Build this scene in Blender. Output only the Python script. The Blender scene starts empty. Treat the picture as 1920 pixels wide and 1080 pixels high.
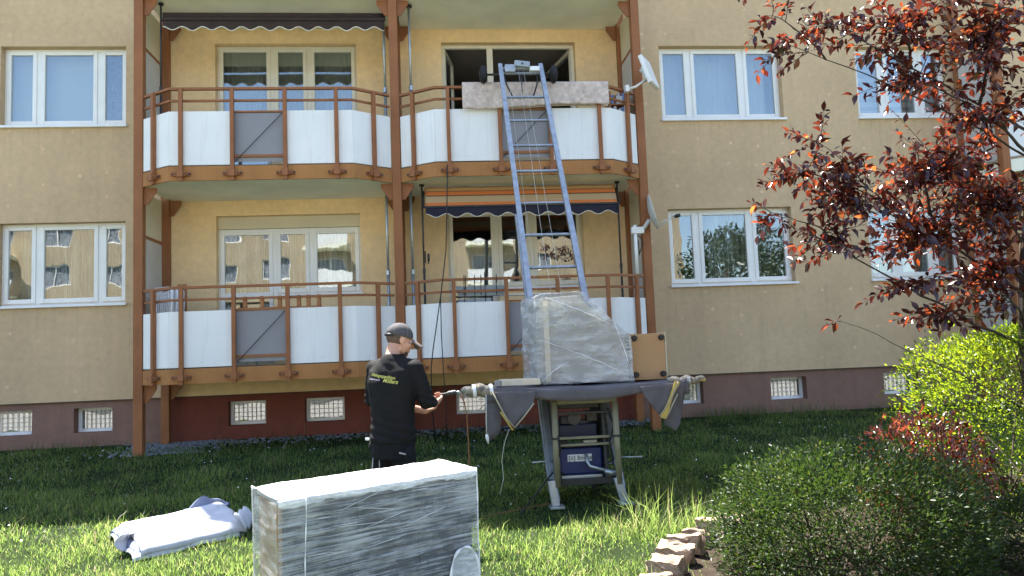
import bpy, bmesh, math, random
import numpy as np
from mathutils import Vector, Matrix, noise
from mathutils.bvhtree import BVHTree

random.seed(7)
rng = np.random.default_rng(11)
R_ = math.radians
scene = bpy.context.scene
col = scene.collection

# ------------------------------------------------------------------ camera
YAW, PITCH, ROLL, CAM = 0.0969, 0.0851, -0.0397, Vector((0, -12.2738, 1.6))
F_ = Vector((math.sin(YAW) * math.cos(PITCH), math.cos(YAW) * math.cos(PITCH), math.sin(PITCH)))
R0 = Vector((math.cos(YAW), -math.sin(YAW), 0)); U0 = R0.cross(F_)
Rv = R0 * math.cos(ROLL) + U0 * math.sin(ROLL); Uv = -R0 * math.sin(ROLL) + U0 * math.cos(ROLL)
cd = bpy.data.cameras.new('camera'); cam = bpy.data.objects.new('camera', cd); col.objects.link(cam)
cam.matrix_world = Matrix(((Rv.x, Uv.x, -F_.x, CAM.x), (Rv.y, Uv.y, -F_.y, CAM.y), (Rv.z, Uv.z, -F_.z, CAM.z), (0, 0, 0, 1)))
cd.sensor_width = 36; cd.lens = 36 * 1437.69 / 1920; cd.clip_end = 1000; cd.clip_start = 0.05
scene.camera = cam

# ------------------------------------------------------------------ sky, sun, exposure
SUN_AZ = R_(-28)                 # measured from +Y towards +X: the sun stands behind the house, a little to the left
SUN_EL = math.atan(2.27 * math.cos(SUN_AZ))
world = bpy.data.worlds.new('World'); scene.world = world; world.use_nodes = True
wn = world.node_tree.nodes; wl = world.node_tree.links
bg = wn['Background']; sky = wn.new('ShaderNodeTexSky'); sky.sky_type = 'NISHITA'; sky.sun_disc = False
sky.sun_elevation = SUN_EL; sky.sun_rotation = SUN_AZ; sky.altitude = 100; sky.dust_density = 1.0; sky.air_density = 1.0; sky.ozone_density = 1.0
wl.new(sky.outputs[0], bg.inputs[0]); bg.inputs[1].default_value = 0.10
sl = bpy.data.lights.new('sun', 'SUN'); sun = bpy.data.objects.new('sun', sl); col.objects.link(sun)
sl.energy = 5.0; sl.angle = R_(0.53); sl.color = (1.0, 0.95, 0.87)
sdir = Vector((math.sin(SUN_AZ) * math.cos(SUN_EL), math.cos(SUN_AZ) * math.cos(SUN_EL), math.sin(SUN_EL)))
sun.rotation_euler = sdir.to_track_quat('Z', 'Y').to_euler(); sun.location = (0, 20, 40)
vs = scene.view_settings
vs.view_transform = 'Standard'; vs.look = 'None'; vs.exposure = 2.3; vs.gamma = 1; vs.use_curve_mapping = False
scene.cycles.use_denoising = True
scene.cycles.max_bounces = 8; scene.cycles.transparent_max_bounces = 16
scene.cycles.sample_clamp_indirect = 6

# ------------------------------------------------------------------ materials
def nmat(name):
    m = bpy.data.materials.new(name); m.use_nodes = True
    nt = m.node_tree; return m, nt, nt.nodes['Principled BSDF'], nt.nodes['Material Output']

def mix_rgb(nt, a, b, fac=None, mode='MIX', f=0.5):
    n = nt.nodes.new('ShaderNodeMix'); n.data_type = 'RGBA'; n.blend_type = mode
    for i, v in ((6, a), (7, b)):
        if isinstance(v, (tuple, list)): n.inputs[i].default_value = (*v[:3], 1)
        else: nt.links.new(v, n.inputs[i])
    if fac is None: n.inputs[0].default_value = f
    else: nt.links.new(fac, n.inputs[0])
    return n.outputs[2]

def tex(nt, kind, scale, detail=4, rough=0.55, coord='Object', mapscale=None, rot=None):
    tc = nt.nodes.new('ShaderNodeTexCoord'); src = tc.outputs[coord]
    if coord == 'World':
        pass
    if mapscale or rot:
        mp = nt.nodes.new('ShaderNodeMapping')
        if mapscale: mp.inputs['Scale'].default_value = mapscale
        if rot: mp.inputs['Rotation'].default_value = rot
        nt.links.new(src, mp.inputs[0]); src = mp.outputs[0]
    t = nt.nodes.new({'noise': 'ShaderNodeTexNoise', 'voronoi': 'ShaderNodeTexVoronoi', 'wave': 'ShaderNodeTexWave'}[kind])
    t.inputs['Scale'].default_value = scale
    if kind == 'noise':
        t.inputs['Detail'].default_value = detail; t.inputs['Roughness'].default_value = rough
    nt.links.new(src, t.inputs['Vector']); return t

def ramp(nt, src, stops):
    r = nt.nodes.new('ShaderNodeValToRGB'); e = r.color_ramp.elements
    while len(e) < len(stops): e.new(0.5)
    for k, (p, c) in enumerate(stops):
        e[k].position = p; e[k].color = (*c, 1) if len(c) == 3 else c
    nt.links.new(src, r.inputs[0]); return r.outputs[0]

def bump(nt, bsdf, src, strength=0.3, dist=0.01):
    b = nt.nodes.new('ShaderNodeBump'); b.inputs['Strength'].default_value = strength; b.inputs['Distance'].default_value = dist
    nt.links.new(src, b.inputs['Height']); nt.links.new(b.outputs[0], bsdf.inputs['Normal'])

def plain(name, c, rough=0.6, var=0.12, scale=6, metal=0, bmp=0.0, bscale=60, spec=0.4):
    m, nt, b, o = nmat(name)
    n = tex(nt, 'noise', scale)
    lo = tuple(x * (1 - var) for x in c); hi = tuple(min(1, x * (1 + var)) for x in c)
    nt.links.new(ramp(nt, n.outputs[0], [(0.3, lo), (0.7, hi)]), b.inputs['Base Color'])
    b.inputs['Roughness'].default_value = rough; b.inputs['Metallic'].default_value = metal
    b.inputs['Specular IOR Level'].default_value = spec
    if bmp: bump(nt, b, tex(nt, 'noise', bscale, 3).outputs[0], bmp, 0.004)
    return m

def stucco(name, c, dots=True, streak=0.25):
    m, nt, b, o = nmat(name)
    big = tex(nt, 'noise', 0.55, 5, 0.6)
    base = ramp(nt, big.outputs[0], [(0.3, tuple(x * 0.86 for x in c)), (0.72, tuple(x * 1.08 for x in c))])
    st = tex(nt, 'noise', 1.3, 4, 0.6, mapscale=(3.0, 1, 0.22))      # rain streaks and grime
    base = mix_rgb(nt, base, tuple(x * f for x, f in zip(c, (0.72, 0.74, 0.78))), ramp(nt, st.outputs[0], [(0.5, (0, 0, 0)), (0.8, (streak * 2,) * 3)]))
    mott = tex(nt, 'noise', 9, 5, 0.7)
    base = mix_rgb(nt, base, ramp(nt, mott.outputs[0], [(0.3, (0.84, 0.85, 0.87)), (0.68, (1.08, 1.07, 1.06))]), None, 'MULTIPLY', 0.75)
    drip = tex(nt, 'noise', 2.4, 6, 0.7, mapscale=(6.0, 1, 0.10))
    base = mix_rgb(nt, base, tuple(x * f for x, f in zip(c, (0.62, 0.65, 0.70))), ramp(nt, drip.outputs[0], [(0.56, (0, 0, 0)), (0.75, (streak,) * 3)]))
    if dots:
        tz = nt.nodes.new('ShaderNodeTexCoord'); sz = nt.nodes.new('ShaderNodeSeparateXYZ'); nt.links.new(tz.outputs['Object'], sz.inputs[0])
        md = nt.nodes.new('ShaderNodeMath'); md.operation = 'MULTIPLY_ADD'; md.inputs[1].default_value = -1 / 2.8; md.inputs[2].default_value = (2.57 - 0.45) / 2.8 + 3
        nt.links.new(sz.outputs[2], md.inputs[0]); fz_ = nt.nodes.new('ShaderNodeMath'); fz_.operation = 'FRACT'; nt.links.new(md.outputs[0], fz_.inputs[0])
        band = ramp(nt, fz_.outputs[0], [(0.0, (1, 1, 1)), (0.10, (0.55,) * 3), (0.34, (0, 0, 0))])
        run = ramp(nt, tex(nt, 'noise', 1.6, 6, 0.75, mapscale=(9.0, 1, 0.16)).outputs[0], [(0.48, (0, 0, 0)), (0.75, (0.45,) * 3)])
        base = mix_rgb(nt, base, tuple(x * f for x, f in zip(c, (0.52, 0.55, 0.60))), mix_rgb(nt, band, run, None, 'MULTIPLY', 1.0))
    fine = tex(nt, 'noise', 160, 2, 0.5)
    base = mix_rgb(nt, base, ramp(nt, fine.outputs[0], [(0.35, (0.86,) * 3), (0.65, (1.1,) * 3)]), None, 'MULTIPLY', 0.8)
    if dots:      # pale spots where the insulation is pinned to the wall
        v = nt.nodes.new('ShaderNodeTexVoronoi'); v.voronoi_dimensions = '2D'; v.inputs['Scale'].default_value = 1.0; v.inputs['Randomness'].default_value = 0.6
        tc2 = nt.nodes.new('ShaderNodeTexCoord'); sx2 = nt.nodes.new('ShaderNodeSeparateXYZ'); cb2 = nt.nodes.new('ShaderNodeCombineXYZ'); vm2 = nt.nodes.new('ShaderNodeVectorMath'); vm2.operation = 'MULTIPLY'; vm2.inputs[1].default_value = (2.1, 2.5, 1)
        nt.links.new(tc2.outputs['Object'], sx2.inputs[0]); nt.links.new(sx2.outputs[0], cb2.inputs[0]); nt.links.new(sx2.outputs[2], cb2.inputs[1]); nt.links.new(cb2.outputs[0], vm2.inputs[0]); nt.links.new(vm2.outputs[0], v.inputs['Vector'])
        wob = tex(nt, 'noise', 26, 2)
        ad = nt.nodes.new('ShaderNodeMath'); ad.operation = 'MULTIPLY_ADD'; ad.inputs[1].default_value = 0.09
        nt.links.new(wob.outputs[0], ad.inputs[0]); nt.links.new(v.outputs['Distance'], ad.inputs[2])
        spot = ramp(nt, ad.outputs[0], [(0.08, (1, 1, 1)), (0.125, (0, 0, 0))])
        wh = nt.nodes.new('ShaderNodeSeparateColor'); nt.links.new(v.outputs['Color'], wh.inputs[0])
        amt = ramp(nt, wh.outputs[0], [(0.30, (0, 0, 0)), (0.95, (0.6,) * 3)])
        f = mix_rgb(nt, spot, amt, None, 'MULTIPLY', 1.0)
        base = mix_rgb(nt, base, tuple(min(1, x * 1.35 + 0.04) for x in c), f)
    nt.links.new(base, b.inputs['Base Color']); b.inputs['Roughness'].default_value = 0.92; b.inputs['Specular IOR Level'].default_value = 0.15
    bump(nt, b, tex(nt, 'noise', 110, 3, 0.6).outputs[0], 0.55, 0.006)
    return m

def leafmat(name, stops, trans, tfac=0.45, rough=0.4, spec=0.5):
    m, nt, b, o = nmat(name)
    at = nt.nodes.new('ShaderNodeAttribute'); at.attribute_name = 'rnd'
    c = ramp(nt, at.outputs['Fac'], stops)
    nt.links.new(c, b.inputs['Base Color']); b.inputs['Roughness'].default_value = rough; b.inputs['Specular IOR Level'].default_value = spec
    t = nt.nodes.new('ShaderNodeBsdfTranslucent')
    nt.links.new(ramp(nt, at.outputs['Fac'], trans), t.inputs[0])
    mx = nt.nodes.new('ShaderNodeMixShader'); mx.inputs[0].default_value = tfac
    nt.links.new(b.outputs[0], mx.inputs[1]); nt.links.new(t.outputs[0], mx.inputs[2]); nt.links.new(mx.outputs[0], o.inputs[0])
    return m

def cloth_see(name, c, alpha, var=0.1, pattern=None):
    m, nt, b, o = nmat(name)
    nt.links.new(ramp(nt, tex(nt, 'noise', 5).outputs[0], [(0.3, tuple(x * (1 - var) for x in c)), (0.7, c)]), b.inputs['Base Color'])
    b.inputs['Roughness'].default_value = 0.9; b.inputs['Specular IOR Level'].default_value = 0.1
    tr = nt.nodes.new('ShaderNodeBsdfTransparent'); mx = nt.nodes.new('ShaderNodeMixShader')
    if pattern:
        w = tex(nt, 'noise', pattern, 3, mapscale=(1, 1, 0.05) if pattern > 20 else None)
        nt.links.new(ramp(nt, w.outputs[0], [(0.42, (alpha * 0.5,) * 3), (0.6, (min(1, alpha * 1.5),) * 3)]), mx.inputs[0])
    else: mx.inputs[0].default_value = alpha
    nt.links.new(tr.outputs[0], mx.inputs[1]); nt.links.new(b.outputs[0], mx.inputs[2]); nt.links.new(mx.outputs[0], o.inputs[0])
    return m

def glassmat():
    m, nt, b, o = nmat('window glass'); nt.nodes.remove(b)
    tr = nt.nodes.new('ShaderNodeBsdfTransparent'); tr.inputs[0].default_value = (0.80, 0.84, 0.83, 1)
    gl = nt.nodes.new('ShaderNodeBsdfGlossy'); gl.inputs['Roughness'].default_value = 0.0; gl.inputs[0].default_value = (0.95, 0.97, 1, 1)
    n = tex(nt, 'noise', 1.3, 2, 0.4); bp = nt.nodes.new('ShaderNodeBump'); bp.inputs['Strength'].default_value = 0.12; bp.inputs['Distance'].default_value = 0.03
    nt.links.new(n.outputs[0], bp.inputs['Height']); nt.links.new(bp.outputs[0], gl.inputs['Normal'])
    fr = nt.nodes.new('ShaderNodeFresnel'); fr.inputs[0].default_value = 1.5
    mt = nt.nodes.new('ShaderNodeMath'); mt.operation = 'MULTIPLY_ADD'; mt.inputs[1].default_value = 2.0; mt.inputs[2].default_value = 0.07
    nt.links.new(fr.outputs[0], mt.inputs[0])
    mx = nt.nodes.new('ShaderNodeMixShader'); nt.links.new(mt.outputs[0], mx.inputs[0])
    nt.links.new(tr.outputs[0], mx.inputs[1]); nt.links.new(gl.outputs[0], mx.inputs[2]); nt.links.new(mx.outputs[0], o.inputs[0])
    return m

def filmmat(name, tint, alpha, gloss=0.28, scale=(1.2, 1.2, 14), strength=0.5, rot=(0, 0.12, 0), mid=0.55, coat_white=(0.82, 0.86, 0.9), span=0.6):
    """stretch film: milky where it is wrinkled or layered, clear where it lies taut"""
    m, nt, b, o = nmat(name)
    tc = nt.nodes.new('ShaderNodeTexCoord'); mp = nt.nodes.new('ShaderNodeMapping'); mp.inputs['Scale'].default_value = scale; mp.inputs['Rotation'].default_value = rot
    nt.links.new(tc.outputs['Object'], mp.inputs[0])
    n1 = nt.nodes.new('ShaderNodeTexNoise'); n1.inputs['Scale'].default_value = 3.0; n1.inputs['Detail'].default_value = 8; n1.inputs['Roughness'].default_value = 0.68; n1.inputs['Distortion'].default_value = 0.5
    nt.links.new(mp.outputs[0], n1.inputs['Vector'])
    n2 = tex(nt, 'noise', 3.5, 5, 0.6)
    b.inputs['Base Color'].default_value = (*coat_white, 1); b.inputs['Roughness'].default_value = gloss; b.inputs['Specular IOR Level'].default_value = 0.9
    bump(nt, b, n1.outputs[0], strength, 0.02)
    tr = nt.nodes.new('ShaderNodeBsdfTransparent'); tr.inputs[0].default_value = (*tint, 1)
    mx = nt.nodes.new('ShaderNodeMixShader')
    am = nt.nodes.new('ShaderNodeMath'); am.operation = 'MULTIPLY_ADD'; am.inputs[1].default_value = 0.55; am.inputs[2].default_value = -0.1
    nt.links.new(n2.outputs[0], am.inputs[0])
    ad = nt.nodes.new('ShaderNodeMath'); ad.operation = 'ADD'; nt.links.new(n1.outputs[0], ad.inputs[0]); nt.links.new(am.outputs[0], ad.inputs[1])
    nt.links.new(ramp(nt, ad.outputs[0], [(mid - 0.1, (alpha,) * 3), (mid + 0.22, (min(1, alpha + span),) * 3)]), mx.inputs[0])
    nt.links.new(tr.outputs[0], mx.inputs[1]); nt.links.new(b.outputs[0], mx.inputs[2]); nt.links.new(mx.outputs[0], o.inputs[0])
    return m

def stripes(name, bands, total, axis=2, off=0.0):
    """fabric woven in flat bands along one object axis"""
    m, nt, b, o = nmat(name)
    tc = nt.nodes.new('ShaderNodeTexCoord'); sp = nt.nodes.new('ShaderNodeSeparateXYZ'); nt.links.new(tc.outputs['Object'], sp.inputs[0])
    mt = nt.nodes.new('ShaderNodeMath'); mt.operation = 'MULTIPLY_ADD'; mt.inputs[1].default_value = 1 / total; mt.inputs[2].default_value = off
    nt.links.new(sp.outputs[axis], mt.inputs[0])
    fr = nt.nodes.new('ShaderNodeMath'); fr.operation = 'FRACT'; nt.links.new(mt.outputs[0], fr.inputs[0])
    r = nt.nodes.new('ShaderNodeValToRGB'); r.color_ramp.interpolation = 'CONSTANT'; e = r.color_ramp.elements
    while len(e) < len(bands): e.new(0.5)
    for k, (p, c) in enumerate(bands): e[k].position = p; e[k].color = (*c, 1)
    nt.links.new(fr.outputs[0], r.inputs[0]); nt.links.new(r.outputs[0], b.inputs['Base Color']); b.inputs['Roughness'].default_value = 0.9
    return m

M = {}
M['stucco'] = stucco('beige stucco', (0.60, 0.435, 0.262), streak=0.18)
M['bay_stucco'] = stucco('yellow stucco', (0.90, 0.65, 0.36), dots=False, streak=0.12)
M['plinth'] = stucco('outer plinth plaster', (0.25, 0.148, 0.112), dots=False, streak=0.35)
M['plinth_bay_shade'] = stucco('bay plinth plaster with painted shade', (0.20, 0.066, 0.048), dots=False, streak=0.25)  # same plaster as the outer plinth, with the balcony shade painted into its colour
M['soffit'] = plain('painted concrete', (0.85, 0.84, 0.69), 0.9, 0.1, 1.5, bmp=0.2)
M['brown'] = plain('brown steel paint', (0.34, 0.128, 0.044), 0.5, 0.12, 3, bmp=0.05, spec=0.2)
def paintmat(name, c, rough):
    m, nt, b, o = nmat(name)
    k = ramp(nt, tex(nt, 'noise', 2.5, 5, 0.6).outputs[0], [(0.3, tuple(x * 0.84 for x in c)), (0.7, tuple(x * 1.12 for x in c))])
    k = mix_rgb(nt, k, tuple(x * 0.55 for x in c), ramp(nt, tex(nt, 'noise', 3.0, 6, 0.7, mapscale=(7, 7, 0.5)).outputs[0], [(0.54, (0, 0, 0)), (0.8, (0.7,) * 3)]))
    k = mix_rgb(nt, k, tuple(min(1, x * 1.5 + 0.05) for x in c), ramp(nt, tex(nt, 'noise', 38, 3, 0.6).outputs[0], [(0.64, (0, 0, 0)), (0.72, (0.4,) * 3)]))
    nt.links.new(k, b.inputs['Base Color']); b.inputs['Roughness'].default_value = rough; b.inputs['Specular IOR Level'].default_value = 0.2
    bump(nt, b, tex(nt, 'noise', 30, 4).outputs[0], 0.12, 0.004); return m
M['brown'] = paintmat('brown steel paint', (0.285, 0.115, 0.048), 0.5)
M['brown_fascia'] = paintmat('ochre brown fascia', (0.38, 0.175, 0.060), 0.65)
M['brown_old'] = plain('ochre brown fascia', (0.42, 0.185, 0.055), 0.65, 0.12, 2, spec=0.15)
def panelmat():
    m, nt, b, o = nmat('white balcony panel')
    c = ramp(nt, tex(nt, 'noise', 1.4, 4, 0.6).outputs[0], [(0.3, (0.74, 0.745, 0.73)), (0.7, (0.82, 0.82, 0.80))])
    c = mix_rgb(nt, c, (0.50, 0.50, 0.46), ramp(nt, tex(nt, 'noise', 2.0, 6, 0.7, mapscale=(9, 9, 0.35)).outputs[0], [(0.52, (0, 0, 0)), (0.8, (0.55,) * 3)]))
    c = mix_rgb(nt, c, (0.42, 0.40, 0.36), ramp(nt, tex(nt, 'noise', 55, 2).outputs[0], [(0.70, (0, 0, 0)), (0.76, (0.6,) * 3)]))
    nt.links.new(c, b.inputs['Base Color']); b.inputs['Roughness'].default_value = 0.42; b.inputs['Specular IOR Level'].default_value = 0.35; return m
M['white_panel'] = panelmat()
M['grey_panel'] = plain('grey infill panel', (0.25, 0.245, 0.26), 0.5, 0.06, 1.5)
M['screen_grey'] = plain('pale side screen', (0.52, 0.50, 0.46), 0.5, 0.06, 2)
M['cream'] = plain('cream panel', (0.62, 0.55, 0.40), 0.6, 0.05, 2)
M['steel_dark'] = plain('dark steel', (0.035, 0.033, 0.032), 0.5, 0.2, 10)
M['zinc'] = plain('galvanised steel', (0.42, 0.46, 0.47), 0.42, 0.12, 14, metal=0.75)
M['pvc'] = plain('white window frame', (0.78, 0.78, 0.75), 0.35, 0.04, 3)
M['pvc_warm'] = plain('cream window frame', (0.72, 0.68, 0.56), 0.4, 0.05, 3)
M['sill'] = plain('white sill', (0.78, 0.79, 0.80), 0.4, 0.06, 3)
M['glass'] = glassmat()
M['room'] = plain('room wall', (0.30, 0.27, 0.23), 0.9, 0.05, 1)
M['net'] = cloth_see('net curtain', (0.75, 0.75, 0.74), 0.62)
M['net_thin'] = cloth_see('thin net curtain', (0.66, 0.65, 0.62), 0.62, pattern=22)
M['far_wall'] = plain('weathered far wall', (0.36, 0.29, 0.19), 0.9, 0.15, 0.6)
M['lace'] = cloth_see('dark lace curtain', (0.42, 0.46, 0.52), 0.35, pattern=9)
M['blind'] = plain('white roller blind', (0.82, 0.83, 0.84), 0.8, 0.02, 1)
M['grey_curtain'] = plain('grey pleated curtain', (0.55, 0.53, 0.50), 0.9, 0.1, 3)
M['pale_curtain'] = plain('pale pleated curtain', (0.74, 0.76, 0.80), 0.9, 0.05, 3)
M['dark_curtain'] = plain('dark curtain', (0.10, 0.10, 0.11), 0.9, 0.15, 4)
M['duo_blind'] = stripes('banded blind', [(0, (0.80, 0.82, 0.85)), (0.55, (0.42, 0.46, 0.52))], 0.15)
M['awning_brown'] = plain('dark brown awning cloth', (0.040, 0.026, 0.022), 0.9, 0.15, 6)
M['awning_trim'] = plain('pale awning piping', (0.70, 0.66, 0.58), 0.9, 0.05)
M['awning_stripe'] = stripes('striped awning cloth', [(0, (0.60, 0.18, 0.05)), (0.20, (0.46, 0.34, 0.20)), (0.52, (0.06, 0.04, 0.04)), (0.57, (0.60, 0.18, 0.05)), (0.74, (0.25, 0.13, 0.07)), (0.80, (0.50, 0.30, 0.15))], 0.33, 2, 0.0)
M['awning_blue'] = plain('dark blue valance', (0.020, 0.018, 0.034), 0.9, 0.15, 6)
M['alu'] = plain('ladder aluminium', (0.34, 0.37, 0.40), 0.42, 0.20, 12, metal=0.55)
M['rubber'] = plain('black rubber', (0.012, 0.012, 0.013), 0.7, 0.2, 12)
M['rug'] = plain('beige grey rug', (0.56, 0.46, 0.40), 0.95, 0.25, 16, bmp=0.3, bscale=90)
M['moving_blanket'] = plain('grey moving blanket', (0.105, 0.098, 0.105), 0.95, 0.18, 7, bmp=0.5, bscale=140)
M['blanket_edge'] = plain('pale blanket binding', (0.36, 0.31, 0.22), 0.9, 0.12, 9)
M['strap_yellow'] = plain('yellow lashing strap', (0.48, 0.36, 0.09), 0.8, 0.15, 10)
M['timber'] = plain('pale timber', (0.62, 0.54, 0.40), 0.7, 0.10, 5)
M['hardboard'] = plain('brown hardboard', (0.42, 0.255, 0.125), 0.75, 0.06, 2)
M['veneer'] = plain('grey furniture board', (0.33, 0.315, 0.285), 0.6, 0.15, 2.5)
M['dark_board'] = plain('dark grey furniture', (0.055, 0.055, 0.065), 0.5, 0.2, 2)
M['film'] = filmmat('stretch film over a bedstead', (0.85, 0.86, 0.86), 0.16, 0.07, (1.0, 1.0, 5), 0.45, (0.2, 0.65, 0.1), 0.70, (0.84, 0.86, 0.88), 0.42)
M['film_front'] = filmmat('stretch film with pull lines', (0.85, 0.87, 0.9), 0.10, 0.09, (0.8, 0.8, 24), 1.0, (0, 0.05, 0), 0.68, (0.82, 0.85, 0.9), 0.70)
M['film_top'] = filmmat('layered white film', (0.95, 0.96, 0.97), 0.72, 0.35, (2, 2, 2), 0.5, (0, 0, 0), 0.5, (0.88, 0.89, 0.92))
M['film_mid'] = filmmat('film pulled over an edge', (0.9, 0.92, 0.95), 0.34, 0.2, (3, 3, 10), 0.8, (0, 0, 0), 0.62, (0.86, 0.88, 0.92), 0.5)
M['soil'] = plain('dry garden soil', (0.036, 0.027, 0.020), 0.95, 0.35, 12, bmp=0.8, bscale=40, spec=0.1)
M['lift_blue'] = plain('blue lift housing', (0.006, 0.018, 0.10), 0.4, 0.15, 4)
M['lift_cream'] = plain('cream lift tube', (0.21, 0.20, 0.125), 0.5, 0.15, 8)
M['lift_dark'] = plain('dark lift frame', (0.03, 0.03, 0.03), 0.55, 0.25, 9)
M['label_white'] = plain('white sticker', (0.62, 0.64, 0.64), 0.5, 0.04)
M['ink'] = plain('black print', (0.03, 0.03, 0.04), 0.6, 0.05)
M['skin'] = plain('skin', (0.46, 0.245, 0.165), 0.5, 0.10, 14, spec=0.35)
M['hair'] = plain('short brown hair', (0.085, 0.055, 0.035), 0.8, 0.25, 60)
M['shirt'] = plain('black jersey', (0.0042, 0.0040, 0.0046), 0.85, 0.25, 8, spec=0.25, bmp=0.15, bscale=200)
M['trousers'] = plain('black work trousers', (0.006, 0.0065, 0.008), 0.85, 0.2, 8, spec=0.2)
M['grey_seam'] = plain('reflective grey piping', (0.30, 0.30, 0.31), 0.5, 0.1)
M['cap'] = plain('grey cap', (0.060, 0.056, 0.060), 0.85, 0.25, 12)
M['cap_brim'] = plain('cap brim edge', (0.16, 0.13, 0.12), 0.8, 0.1)
M['print_yellow'] = plain('yellow shirt print', (0.36, 0.35, 0.08), 0.6, 0.05)
M['print_pale'] = plain('pale shirt print', (0.45, 0.42, 0.50), 0.6, 0.05)
M['boot'] = plain('work boot', (0.03, 0.025, 0.02), 0.6, 0.2)
M['white_plastic'] = plain('white plastic', (0.76, 0.76, 0.73), 0.4, 0.05)
M['dish'] = plain('pale grey dish', (0.55, 0.56, 0.53), 0.45, 0.06)
M['black_plastic'] = plain('black plastic', (0.015, 0.015, 0.017), 0.5, 0.1)
M['white_wire'] = plain('white painted wire', (0.72, 0.72, 0.74), 0.4, 0.05)
M['wood_brown'] = plain('brown stained wood', (0.33, 0.14, 0.05), 0.6, 0.15, 9)
M['flower_box'] = plain('grey flower box', (0.30, 0.35, 0.39), 0.5, 0.08)
M['cable_black'] = plain('black cable', (0.01, 0.01, 0.01), 0.5, 0.1)
M['cable_pale'] = plain('pale rope', (0.52, 0.50, 0.44), 0.7, 0.1)
M['cable_orange'] = plain('orange brown lead', (0.20, 0.09, 0.04), 0.6, 0.1)
M['wool'] = plain('pale moving blanket cloth', (0.50, 0.51, 0.54), 0.95, 0.10, 6, bmp=0.4, bscale=120)
M['wool_blue'] = plain('blue grey blanket cloth', (0.20, 0.23, 0.33), 0.95, 0.15, 9, bmp=0.4, bscale=120)
M['sandstone'] = plain('weathered sandstone', (0.30, 0.225, 0.165), 0.95, 0.40, 14, bmp=0.7, bscale=30)
M['pebble'] = plain('grey pebble', (0.19, 0.20, 0.225), 0.8, 0.35, 25)
M['bark'] = plain('plum bark', (0.040, 0.030, 0.026), 0.85, 0.3, 20, bmp=0.6, bscale=40)
M['stem'] = plain('bush stem', (0.055, 0.040, 0.025), 0.85, 0.3, 20)
M['book_blue'] = plain('blue cover', (0.16, 0.24, 0.40), 0.6, 0.1)
M['book_white'] = plain('white cover', (0.6, 0.6, 0.58), 0.6, 0.1)
M['book_brown'] = plain('brown cover', (0.20, 0.09, 0.05), 0.6, 0.1)
M['roof'] = plain('roof felt', (0.06, 0.06, 0.065), 0.9, 0.1)
M['plum_leaf'] = leafmat('plum leaf', [(0, (0.022, 0.008, 0.010)), (0.5, (0.042, 0.012, 0.013)), (1, (0.10, 0.030, 0.018))], [(0, (0.06, 0.010, 0.008)), (0.5, (0.20, 0.030, 0.014)), (0.85, (0.60, 0.12, 0.03)), (1, (0.85, 0.28, 0.07))], 0.40, 0.22, 0.8)
M['hedge_leaf'] = leafmat('hedge leaf', [(0, (0.018, 0.042, 0.007)), (0.6, (0.045, 0.085, 0.010)), (1, (0.11, 0.15, 0.016))], [(0, (0.13, 0.22, 0.012)), (0.6, (0.38, 0.50, 0.02)), (1, (0.62, 0.66, 0.04))], 0.48, 0.35, 0.5)
M['bush_leaf'] = leafmat('bush leaf', [(0, (0.014, 0.028, 0.009)), (0.7, (0.034, 0.058, 0.016)), (1, (0.09, 0.10, 0.025))], [(0, (0.03, 0.07, 0.010)), (0.7, (0.09, 0.15, 0.02)), (1, (0.22, 0.22, 0.05))], 0.35, 0.45, 0.3)
M['red_leaf'] = leafmat('barberry leaf', [(0, (0.030, 0.010, 0.012)), (0.6, (0.075, 0.022, 0.020)), (1, (0.17, 0.06, 0.04))], [(0, (0.12, 0.02, 0.015)), (0.6, (0.33, 0.06, 0.03)), (1, (0.5, 0.16, 0.07))], 0.4, 0.25, 0.8)
M['grass'] = leafmat('grass blade', [(0, (0.015, 0.036, 0.011)), (0.6, (0.034, 0.068, 0.019)), (0.93, (0.07, 0.105, 0.034)), (1, (0.17, 0.15, 0.085))], [(0, (0.14, 0.26, 0.05)), (0.6, (0.38, 0.55, 0.12)), (0.93, (0.56, 0.68, 0.22)), (1, (0.58, 0.50, 0.26))], 0.5, 0.42, 0.22)
M['far_leaf'] = leafmat('street tree leaf', [(0, (0.018, 0.034, 0.014)), (1, (0.045, 0.065, 0.025))], [(0, (0.04, 0.07, 0.02)), (1, (0.08, 0.11, 0.03))], 0.3)
M['winch_navy'] = plain('dark navy winch', (0.004, 0.008, 0.03), 0.5, 0.2, 4)
M['roll'] = plain('mottled blanket roll', (0.26, 0.23, 0.18), 0.95, 0.5, 14, bmp=0.5, bscale=90)

def groundmat():
    m, nt, b, o = nmat('lawn soil')
    n = tex(nt, 'noise', 2.2, 6, 0.65); f = tex(nt, 'noise', 60, 4, 0.7)
    c = ramp(nt, n.outputs[0], [(0.3, (0.016, 0.028, 0.010)), (0.7, (0.030, 0.046, 0.014))])
    c = mix_rgb(nt, c, ramp(nt, f.outputs[0], [(0.3, (0.5,) * 3), (0.7, (1.3,) * 3)]), None, 'MULTIPLY', 1)
    nt.links.new(c, b.inputs['Base Color']); b.inputs['Roughness'].default_value = 0.95; b.inputs['Specular IOR Level'].default_value = 0.1
    bump(nt, b, f.outputs[0], 0.8, 0.03); return m
M['ground'] = groundmat()
M['lawn'] = plain('far lawn', (0.075, 0.105, 0.030), 0.95, 0.25, 3, spec=0.1)
M['paving'] = plain('pale concrete paving', (0.32, 0.30, 0.27), 0.9, 0.12, 2, spec=0.2)
M['asphalt'] = plain('asphalt', (0.055, 0.055, 0.055), 0.9, 0.15, 4)

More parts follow.
